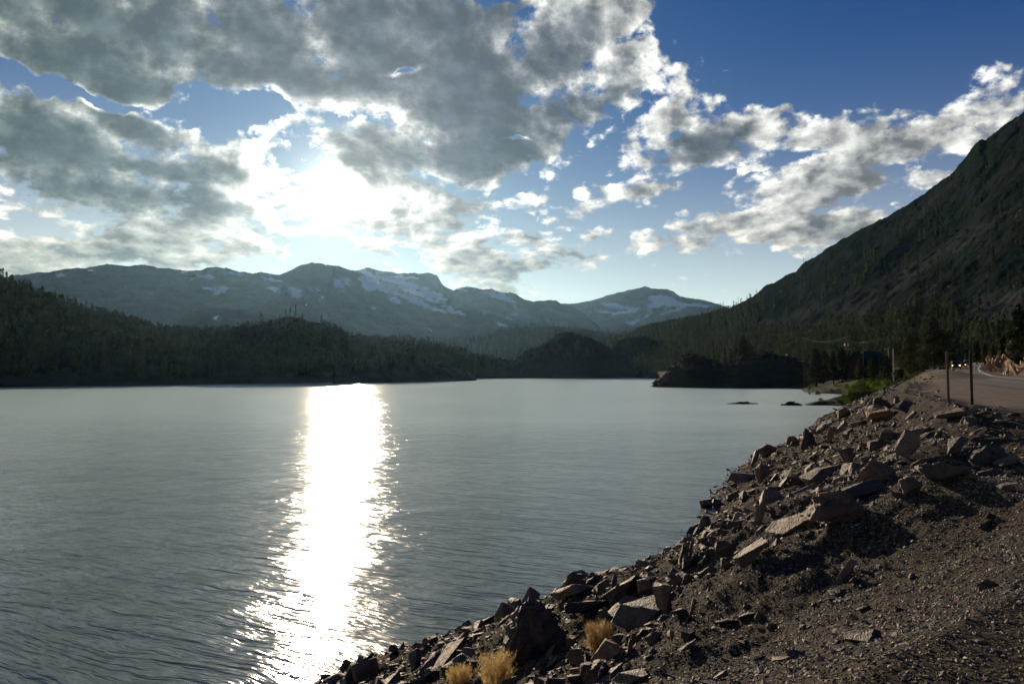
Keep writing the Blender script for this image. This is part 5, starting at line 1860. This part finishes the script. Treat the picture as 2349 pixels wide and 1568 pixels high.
small_post(2312, 106, 841, 0.07, M_RUST, 'rusty short post beyond the road in front of the bushes')
small_post(2182.5, 150, 828, 0.09, M_ORANGE, 'thin orange and white snow marker beside the guardrail end', bands=[(0.0, 0.42, M_WHITE), (0.86, 1.0, M_WHITE)])
small_post(2234.5, 132, 842, 0.035, M_METAL, 'thin steel reflector stake close right of the dark post', bands=[(0.8, 1.0, M_WHITE)])
small_post(2154, 168, 840, 0.09, M_RUST, 'reddish post under the tallest roadside pine')


# guardrail of dark timber with steel posts
def guardrail():
    a = Vector(((2291 / S - DW / 2) / FD * 138, 138, 0))
    b_ = Vector(((2316 / S - DW / 2) / FD * 150, 150, 0))
    za, zb = float(height(a.x, a.y)), float(height(b_.x, b_.y))
    d = (b_ - a)
    L = d.length
    rz = math.atan2(d.y, d.x)
    e = empty('guardrail', (a.x, a.y, za), rz)
    e['label'] = 'short dark guardrail with pale posts left of the road'
    e['category'] = 'guardrail'
    n_ = 4
    for i in range(n_):
        t = i / (n_ - 1)
        part('post', boxv((L * t, 0.09, 0.35 + (zb - za) * t), (0.16, 0.14, 1.1)), M_WHITE if i == 0 else M_METAL, e, bev=0.01)
    prof = [(-0.02, 0.42), (0.05, 0.50), (-0.02, 0.58), (-0.02, 0.62), (0.05, 0.70), (-0.02, 0.80), (-0.05, 0.80), (0.02, 0.70), (-0.05, 0.62), (-0.05, 0.58), (0.02, 0.50), (-0.05, 0.42)]
    V, F = [], []
    for t in (0.0, 1.0):
        V += [(L * t + (0.4 if t else -0.4), yy - 0.02, zz + (zb - za) * t) for yy, zz in prof]
    k = len(prof)
    F = [(i, (i + 1) % k, k + (i + 1) % k, k + i) for i in range(k)] + [tuple(range(k)), tuple(range(2 * k - 1, k - 1, -1))]
    part('rail', (V, F), M_DWOOD, e)


guardrail()
(xb, yb, zb_) = at_dist(2328, 134)
o = put_rock(3, xb, yb, zb_ + 0.35, 0.75, (0, R_(-60), 0.4), 'brown upright boulder at the end of the guardrail', None)
for k, (sx, dist, s_, lab) in enumerate([(2266, 158, 1.0, 'left pale boulder on the road verge below the pines'), (2274, 160, 0.8, 'right pale boulder on the road verge below the pines')]):
    x, y, z = at_dist(sx, dist)
    me = ROCKS[6 + k].copy()
    me.materials.clear()
    me.materials.append(plain('pale_boulder', (0.60, 0.56, 0.48), 0.8, 0.2, 3.0))
    o = link('boulder', me, loc=(x, y, z + 0.25))
    o.scale = (s_, s_, s_ * 1.5)
    tag(o, lab, 'rock')

# ------------------------------------------------------------------ cars
M_TYRE = plain('tyre_rubber', (0.02, 0.02, 0.02), 0.9, 0.2)
M_GLASS = plain('car_glass', (0.015, 0.02, 0.022), 0.08, 0.05)
M_CHROME = plain('chrome_trim', (0.5, 0.5, 0.5), 0.25, 0.05, 3.0, 0.9)
M_LAMP = bpy.data.materials.new('headlight_glow')
M_LAMP.use_nodes = True
_b = M_LAMP.node_tree.nodes['Principled BSDF']
_b.inputs['Base Color'].default_value = (0.9, 0.8, 0.6, 1)
_b.inputs['Emission Color'].default_value = (1.0, 0.62, 0.28, 1)
_b.inputs['Emission Strength'].default_value = 5.0


def paint(name, col):
    m_, n_, b_ = material(name, 0.35, 0.5)
    b_.inputs['Base Color'].default_value = (*col, 1)
    b_.inputs['Coat Weight'].default_value = 0.6
    f_ = n_.noise(n_.new('ShaderNodeTexCoord').outputs['Object'], 3.0, 4.0, 0.6)
    n_.put(b_.inputs['Roughness'], n_.ramp(f_, 0.3, 0.7, 0.28, 0.5))
    return m_


def car(x, y, heading, mat, label, kind='suv', lights=True):
    """Front of the car points along -Y of its own frame."""
    e = empty('car', (x, y, float(road_z(y)) + 0.075), heading)
    tag(e, label, 'car', 'cars coming round the bend')
    L, W2, belt, top = (4.7, 0.95, 1.08, 1.80) if kind == 'suv' else (4.5, 0.88, 0.92, 1.42)
    hood = 0.98 if kind == 'suv' else 0.82
    y0 = -L / 2
    side = [(y0, 0.42), (y0 + 0.03, 0.75), (y0 + 0.12, hood - 0.08), (y0 + 1.15, hood + 0.04), (y0 + 1.25, belt), (-y0 - 0.15, belt + 0.02), (-y0, belt - 0.15), (-y0, 0.45), (-y0 - 0.2, 0.30), (y0 + 0.2, 0.28)]

    def loft(prof, w, wt):
        k = len(prof)
        V = [(-w * wt(z_), yy, z_) for yy, z_ in prof] + [(w * wt(z_), yy, z_) for yy, z_ in prof]
        F = [(i, (i + 1) % k, k + (i + 1) % k, k + i) for i in range(k)] + [tuple(range(k))[::-1], tuple(range(k, 2 * k))]
        return V, F
    part('body', loft(side, W2, lambda z_: 1.0 if z_ > 0.5 else 0.96), mat, e, bev=0.05)
    cab = [(y0 + 1.20, belt - 0.02), (y0 + 1.85, top - 0.06), (y0 + 2.1, top), (-y0 - (0.45 if kind == 'suv' else 1.1), top), (-y0 - (0.12 if kind == 'suv' else 0.45), belt - 0.02)]
    part('cabin', loft(cab, W2 * 0.95, lambda z_: 1.0 - 0.22 * max(0, (z_ - belt) / (top - belt))), mat, e, bev=0.04)

    def cabw(z_):
        return W2 * 0.95 * (1.0 - 0.22 * max(0, (z_ - belt) / (top - belt)))
    z1, z2 = belt + 0.06, top - 0.12
    f1 = y0 + 1.20 + (z1 - belt) * 0.65 / (top - 0.06 - belt)
    f2 = y0 + 1.20 + (z2 - belt) * 0.65 / (top - 0.06 - belt)
    part('windscreen', ([(-cabw(z1) * 0.9, f1 - 0.03, z1), (cabw(z1) * 0.9, f1 - 0.03, z1), (cabw(z2) * 0.9, f2 - 0.03, z2), (-cabw(z2) * 0.9, f2 - 0.03, z2),
                         (-cabw(z1) * 0.9, f1 + 0.02, z1), (cabw(z1) * 0.9, f1 + 0.02, z1), (cabw(z2) * 0.9, f2 + 0.02, z2), (-cabw(z2) * 0.9, f2 + 0.02, z2)],
                        [(0, 1, 2, 3), (4, 7, 6, 5), (0, 4, 5, 1), (1, 5, 6, 2), (2, 6, 7, 3), (3, 7, 4, 0)]), M_GLASS, e)
    for s_ in (-1, 1):
        for (a0, a1) in ((y0 + 1.75, y0 + 2.65), (y0 + 2.75, -y0 - (0.75 if kind == 'suv' else 1.25))):
            o1 = 0.012
            V = [(s_ * (cabw(z1) + o1), a0, z1), (s_ * (cabw(z1) + o1), a1, z1), (s_ * (cabw(z2) + o1), a1, z2), (s_ * (cabw(z2) + o1), a0 + 0.25, z2)]
            V += [(v_[0] - s_ * 0.03, v_[1], v_[2]) for v_ in V]
            part('side_window', (V, [(0, 1, 2, 3), (4, 7, 6, 5), (0, 4, 5, 1), (1, 5, 6, 2), (2, 6, 7, 3), (3, 7, 4, 0)]), M_GLASS, e)
        hl = part('headlight', tube([(s_ * W2 * 0.74, y0 + 0.10, hood - 0.22), (s_ * W2 * 0.74, y0 - 0.03, hood - 0.22)], [0.15, 0.14], 12), M_CHROME, e, True)
        if lights:
            V, F = tube([(s_ * W2 * 0.74, y0 - 0.03, hood - 0.22), (s_ * W2 * 0.74, y0 - 0.05, hood - 0.22)], [0.13, 0.10], 12)
            F.append(tuple(range(12, 24)))
            part('lamp', (V, F), M_LAMP, hl)
        part('mirror', boxv((s_ * (W2 + 0.12), y0 + 1.55, belt + 0.1), (0.2, 0.12, 0.15)), mat, e, bev=0.02)
        for wy in (y0 + 0.85, -y0 - 0.9):
            w_ = part('wheel', tube([(s_ * (W2 - 0.22), wy, 0.34), (s_ * (W2 - 0.2), wy, 0.34), (s_ * (W2 + 0.0), wy, 0.34), (s_ * (W2 + 0.02), wy, 0.34)], [0.28, 0.34, 0.34, 0.30], 16), M_TYRE, e, True)
            V, F = tube([(s_ * (W2 - 0.01), wy, 0.34), (s_ * (W2 + 0.025), wy, 0.34)], [0.21, 0.2], 14)
            F.append(tuple(range(14, 28)))
            part('rim', (V, F), M_CHROME, w_)
    part('grille', boxv((0, y0 - 0.005, hood - 0.22), (W2 * 1.1, 0.05, 0.2)), M_TYRE, e)
    part('bumper', boxv((0, y0 - 0.03, 0.48), (W2 * 1.9, 0.14, 0.2)), M_TYRE, e, bev=0.03)
    if kind == 'suv' and lights:
        part('roof_rack', merge([boxv((s_ * 0.62, 0.3, top + 0.06), (0.05, 2.2, 0.05)) for s_ in (-1, 1)]), M_CHROME, e)
    return e


def road_at(y, off):
    x = float(line_x(y))
    dx = float(line_x(y + 2) - line_x(y - 2)) / 4
    h_ = math.atan2(-1.0, -dx)          # direction of travel towards the camera
    return x + off, math.atan2(dx, 1.0)


M_BLK, M_WHT, M_NAVY = paint('black_paint', (0.018, 0.022, 0.026)), paint('white_car_paint', (0.7, 0.7, 0.68)), paint('dark_blue_paint', (0.02, 0.03, 0.05))
for (y, px, mt, lab, kd) in [(176, 2193, M_BLK, 'dark boxy car with glowing headlights, nearest on the road', 'suv'),
                             (214, 2208, M_NAVY, 'dark low car just behind the nearest one', 'sedan'),
                             (268, 2217.5, M_BLK, 'dark sedan with lit headlights at the bend', 'sedan'),
                             (290, 2217.0, M_WHT, 'white car last in the line at the bend', 'suv')]:
    x = (px - DW / 2) / FD * y
    dx = float(line_x(y + 2) - line_x(y - 2)) / 4
    car(x, y, -math.atan2(dx, 1.0), mt, lab, kd)


# ------------------------------------------------------------------ cabin, poles, wires
def cabin():
    x, y, z = at_dist(2117, 276)
    e = empty('cabin', (x, y, z - 0.2), R_(22))
    tag(e, 'dark teal-roofed cabin half hidden behind the meadow pines', 'cabin')
    M_ROOF = plain('teal_metal_roof', (0.018, 0.034, 0.034), 0.95, 0.2, 2.0)
    M_LOG = plain('dark_siding', (0.014, 0.012, 0.010), 1.0, 0.3, 4.0)
    W_, D2, H, T = 10.4, 7.0, max(2.6, 11.4 - z), max(5.0, 14.0 - z)
    V = [(-W_ / 2, -D2 / 2, 0), (W_ / 2, -D2 / 2, 0), (W_ / 2, D2 / 2, 0), (-W_ / 2, D2 / 2, 0), (-W_ / 2, -D2 / 2, H), (W_ / 2, -D2 / 2, H), (W_ / 2, D2 / 2, H), (-W_ / 2, D2 / 2, H), (-W_ / 2, 0, T), (W_ / 2, 0, T)]
    F = [(0, 1, 5, 4), (2, 3, 7, 6), (1, 2, 6, 9, 5), (3, 0, 4, 8, 7)]
    part('wall', (V, F), M_LOG, e)
    o_ = 0.5
    k = (T - H) / (D2 / 2)
    R3 = []
    for s_ in (-1, 1):
        a = [(-W_ / 2 - o_, s_ * (D2 / 2 + o_), H - k * o_ + 0.05), (W_ / 2 + o_, s_ * (D2 / 2 + o_), H - k * o_ + 0.05), (W_ / 2 + o_, 0, T + 0.05), (-W_ / 2 - o_, 0, T + 0.05)]
        a += [(q[0], q[1], q[2] + 0.18) for q in a]
        R3.append((a, [(0, 1, 2, 3), (4, 7, 6, 5), (0, 4, 5, 1), (1, 5, 6, 2), (2, 6, 7, 3), (3, 7, 4, 0)]))
    rf = part('roof', merge(R3), M_ROOF, e)
    part('chimney', boxv((1.8, 0.8, T - 0.1), (0.7, 0.7, 1.6)), M_LOG, rf)
    for wx in (-2.8, -0.6, 2.6):
        w_ = part('window', boxv((wx, -D2 / 2 - 0.03, 1.9), (1.0, 0.1, 1.1)), M_WOOD, e)
        part('pane', boxv((wx, -D2 / 2 - 0.09, 1.9), (0.8, 0.04, 0.9)), M_GLASS, w_)
    part('door', boxv((1.1, -D2 / 2 - 0.04, 1.05), (0.95, 0.1, 2.1)), M_DWOOD, e)


cabin()
POLES = {}


def pole(key, sx, dist, top_s, arm, label, base_s=None, mat=None, rad=0.13, extra=None, name='utility_pole', az=0.0):
    x = (sx / S - DW / 2) / FD * dist
    z = float(height(x, dist))
    zt = EYE + (HOR - top_s / S) / FD * dist
    if z > zt - 3:
        z = zt - 10
    h = zt - z
    e = empty(name, (x, dist, z), az)
    tag(e, label, 'pole')
    part('shaft', tube([(0, 0, -0.5), (0, 0, h * 0.5), (0, 0, h)], [rad * 1.2, rad, rad * 0.8], 10), mat or M_WOOD, e, True)
    pts = []
    if arm:
        ca = part('crossarm', boxv((0, -rad - 0.06, h - 0.25), (arm, 0.12, 0.14)), M_WOOD, e, bev=0.01)
        for q in (-0.46, -0.16, 0.16, 0.46):
            part('insulator', tube([(q * arm, -rad - 0.06, h - 0.18), (q * arm, -rad - 0.06, h + 0.0), (q * arm, -rad - 0.06, h + 0.08)], [0.03, 0.06, 0.03], 8), M_CERAM, ca, True)
            pts.append(Vector((x + math.cos(az) * q * arm, dist + math.sin(az) * q * arm - 0.2, z + h + 0.08)))
    else:
        pts.append(Vector((x, dist, z + h - 0.1)))
    if extra == 'transformer':
        for q in (-0.55, 0.5):
            t_ = part('transformer', tube([(q, -0.25, h - 3.6), (q, -0.25, h - 3.5), (q, -0.25, h - 2.5), (q, -0.25, h - 2.4)], [0.2, 0.3, 0.3, 0.2], 12), M_METAL, e, True)
            part('bushing', tube([(q, -0.25, h - 2.4), (q, -0.25, h - 2.05)], [0.06, 0.03], 6), M_CERAM, t_, True)
        part('bracket', boxv((0, -0.2, h - 4.4), (2.2, 0.14, 0.14)), M_METAL, e)
        part('cutout_arm', boxv((0, -0.2, h - 1.6), (1.5, 0.1, 0.1)), M_WOOD, e)
    if extra == 'lamp':
        part('lamp_arm', tube([(0, 0, h - 0.3), (-0.6, -0.1, h + 0.05), (-1.0, -0.1, h - 0.05)], [0.05, 0.04, 0.04], 6), M_METAL, e, True)
        part('lamp_head', tube([(-0.9, -0.1, h - 0.02), (-1.05, -0.1, h - 0.15), (-1.05, -0.1, h - 0.38)], [0.05, 0.18, 0.16], 10), M_CERAM, e, True)
    if extra == 'box':
        part('meter_box', boxv((-0.3, -0.2, h * 0.35), (0.9, 0.3, 0.5)), M_RUST, e, bev=0.02)
    POLES[key] = pts
    return e


pole('a', 1962.5, 318, 824.5, 1.9, 'leftmost wire pole with bright crossarm rising behind the headland')
pole('b', 2067, 300, 823, 1.8, 'pole with grey transformers behind the meadow pines', extra='transformer', az=R_(-12))
pole('c', 2107.5, 268, 835.5, 1.7, 'plain wire pole standing before the cabin roof', az=R_(-20))
pole('d', 2560, 112, 690, 2.2, 'wire pole beyond the right frame edge', az=R_(-40))
pole('e', 2181, 225, 851, 0, 'thick pale lamp pole between cabin and roadside pines', mat=plain('pale_pole', (0.42, 0.38, 0.30), 0.8, 0.2, 3), rad=0.2, extra='box')
pole('f', 2169, 232, 850, 0, 'thin grey lamp pole just left of the thick pale one', mat=M_METAL, rad=0.08, extra='lamp', name='lamp_pole')


M_LITWIRE = plain('sunlit_wire', (0.85, 0.80, 0.62), 0.9, 0.1)  # cream tone puts the sunlight on the wires into the colour
M_CABLE = plain('dark_cable', (0.05, 0.05, 0.045), 0.8, 0.1)


def wire(a, b_, sag, rad, label, group=None, mt=None):
    pts = []
    for i in range(25):
        t = i / 24
        q = a.lerp(b_, t)
        q.z -= sag * 4 * t * (1 - t)
        pts.append(q)
    V, F = tube(pts, [rad] * 25, 5)
    me = pymesh('power_line', V, F, [mt or M_CABLE], True)
    tag(link('power_line', me), label, 'cable', group)


for i in range(3):
    k = [0, 1, 3][i]
    w_ = ['left', 'middle', 'right'][i]
    wire(POLES['a'][k], POLES['b'][k], 1.5 + 0.25 * i, 0.022, 'bright sagging wire between the leftmost pole and the transformer pole', 'wires of the first span', M_LITWIRE)
    wire(POLES['b'][k], POLES['c'][k], 0.8 + 0.1 * i, 0.012, 'thin wire from the transformer pole to the pole before the cabin', 'wires of the second span')
    wire(POLES['c'][k], POLES['d'][k], 1.6 + 0.3 * i, 0.008, 'thin wire climbing from the cabin pole to the right frame edge', 'wires of the long span')
b0 = POLES['b'][0]
c0 = POLES['c'][0]
wire(Vector((b0.x + 1.5, b0.y, b0.z - 6.6)), Vector((c0.x + 0.8, c0.y, c0.z - 3.2)), 0.6, 0.03, 'low service cable between transformer pole and cabin pole', None, M_LITWIRE)


# ------------------------------------------------------------------ sunlit rock face right of the road
def outcrop(sx, dist, base_s, w, h, seed, label, n_=30, lean=0.35):
    x = (sx / S - DW / 2) / FD * dist
    z = EYE + (HOR - base_s / S) / FD * dist
    r = random.Random(seed)
    wm, hm = w / 1944 * dist, h / 1944 * dist
    bm = bmesh.new()
    for i in range(n_):
        q = r.uniform(-0.5, 0.5)
        hh_ = hm * r.uniform(0.35, 0.8)
        zc = r.uniform(0.05, 0.75) * hm
        b2 = hull_rock(seed * 50 + i, (wm * r.uniform(0.10, 0.26), wm * r.uniform(0.10, 0.25), hh_ * 0.7), 11, 0.015, 0.02, 1)
        rot = Euler((r.uniform(-0.2, 0.2), r.uniform(-0.1, 0.5), r.uniform(0, 3))).to_matrix()
        for v_ in b2.verts:
            v_.co = rot @ v_.co + Vector((q * wm * 0.6 + (zc / hm - 0.4) * lean * wm, r.uniform(0.0, 0.0) + (zc / hm) * wm * 0.35, zc))
        me_ = bpy.data.meshes.new('t')
        b2.to_mesh(me_)
        b2.free()
        bm.from_mesh(me_)
        bpy.data.meshes.remove(me_)
    me = bm_mesh(bm, 'rock_outcrop', M_CLIFF)
    tag(link('rock_outcrop', me, loc=(x, dist, z - 0.3)), label, 'outcrop')


outcrop(2422, 143, 904, 34, 46, 1, 'jagged orange rock face at the foot of the roadside bank')
outcrop(2443, 141, 890, 30, 36, 2, 'middle step of the orange rock face on the roadside bank', lean=0.8)
outcrop(2474, 138, 866, 34, 46, 3, 'upper orange rock tower under the pine at the right edge', lean=0.6)
outcrop(2494, 134, 852, 22, 20, 4, 'small orange block on top of the roadside bank', 7)

# ------------------------------------------------------------------ air between here and the mountains
def haze():
    bm = bmesh.new()
    x0, x1, y0, y1, z0, z1 = -12000, 12000, -3000, 12000, -9.0, 760.0
    bmesh.ops.create_cube(bm, size=1.0)
    for v_ in bm.verts:
        v_.co = Vector(((x0 + x1) / 2 + v_.co.x * (x1 - x0), (y0 + y1) / 2 + v_.co.y * (y1 - y0), (z0 + z1) / 2 + v_.co.z * (z1 - z0)))
    me = bpy.data.meshes.new('haze')
    bm.to_mesh(me)
    m = bpy.data.materials.new('haze_air')
    m.use_nodes = True
    t = m.node_tree
    t.nodes.clear()
    o = t.nodes.new('ShaderNodeOutputMaterial')
    pv = t.nodes.new('ShaderNodeVolumePrincipled')
    pv.inputs['Color'].default_value = (0.36, 0.68, 1.0, 1)
    pv.inputs['Density'].default_value = 1.35e-5
    pv.inputs['Anisotropy'].default_value = 0.68
    t.links.new(pv.outputs[0], o.inputs['Volume'])
    h = link('haze', me, m)
    tag(h, kind='stuff', label='pale blue air haze over the lake valley')


haze()
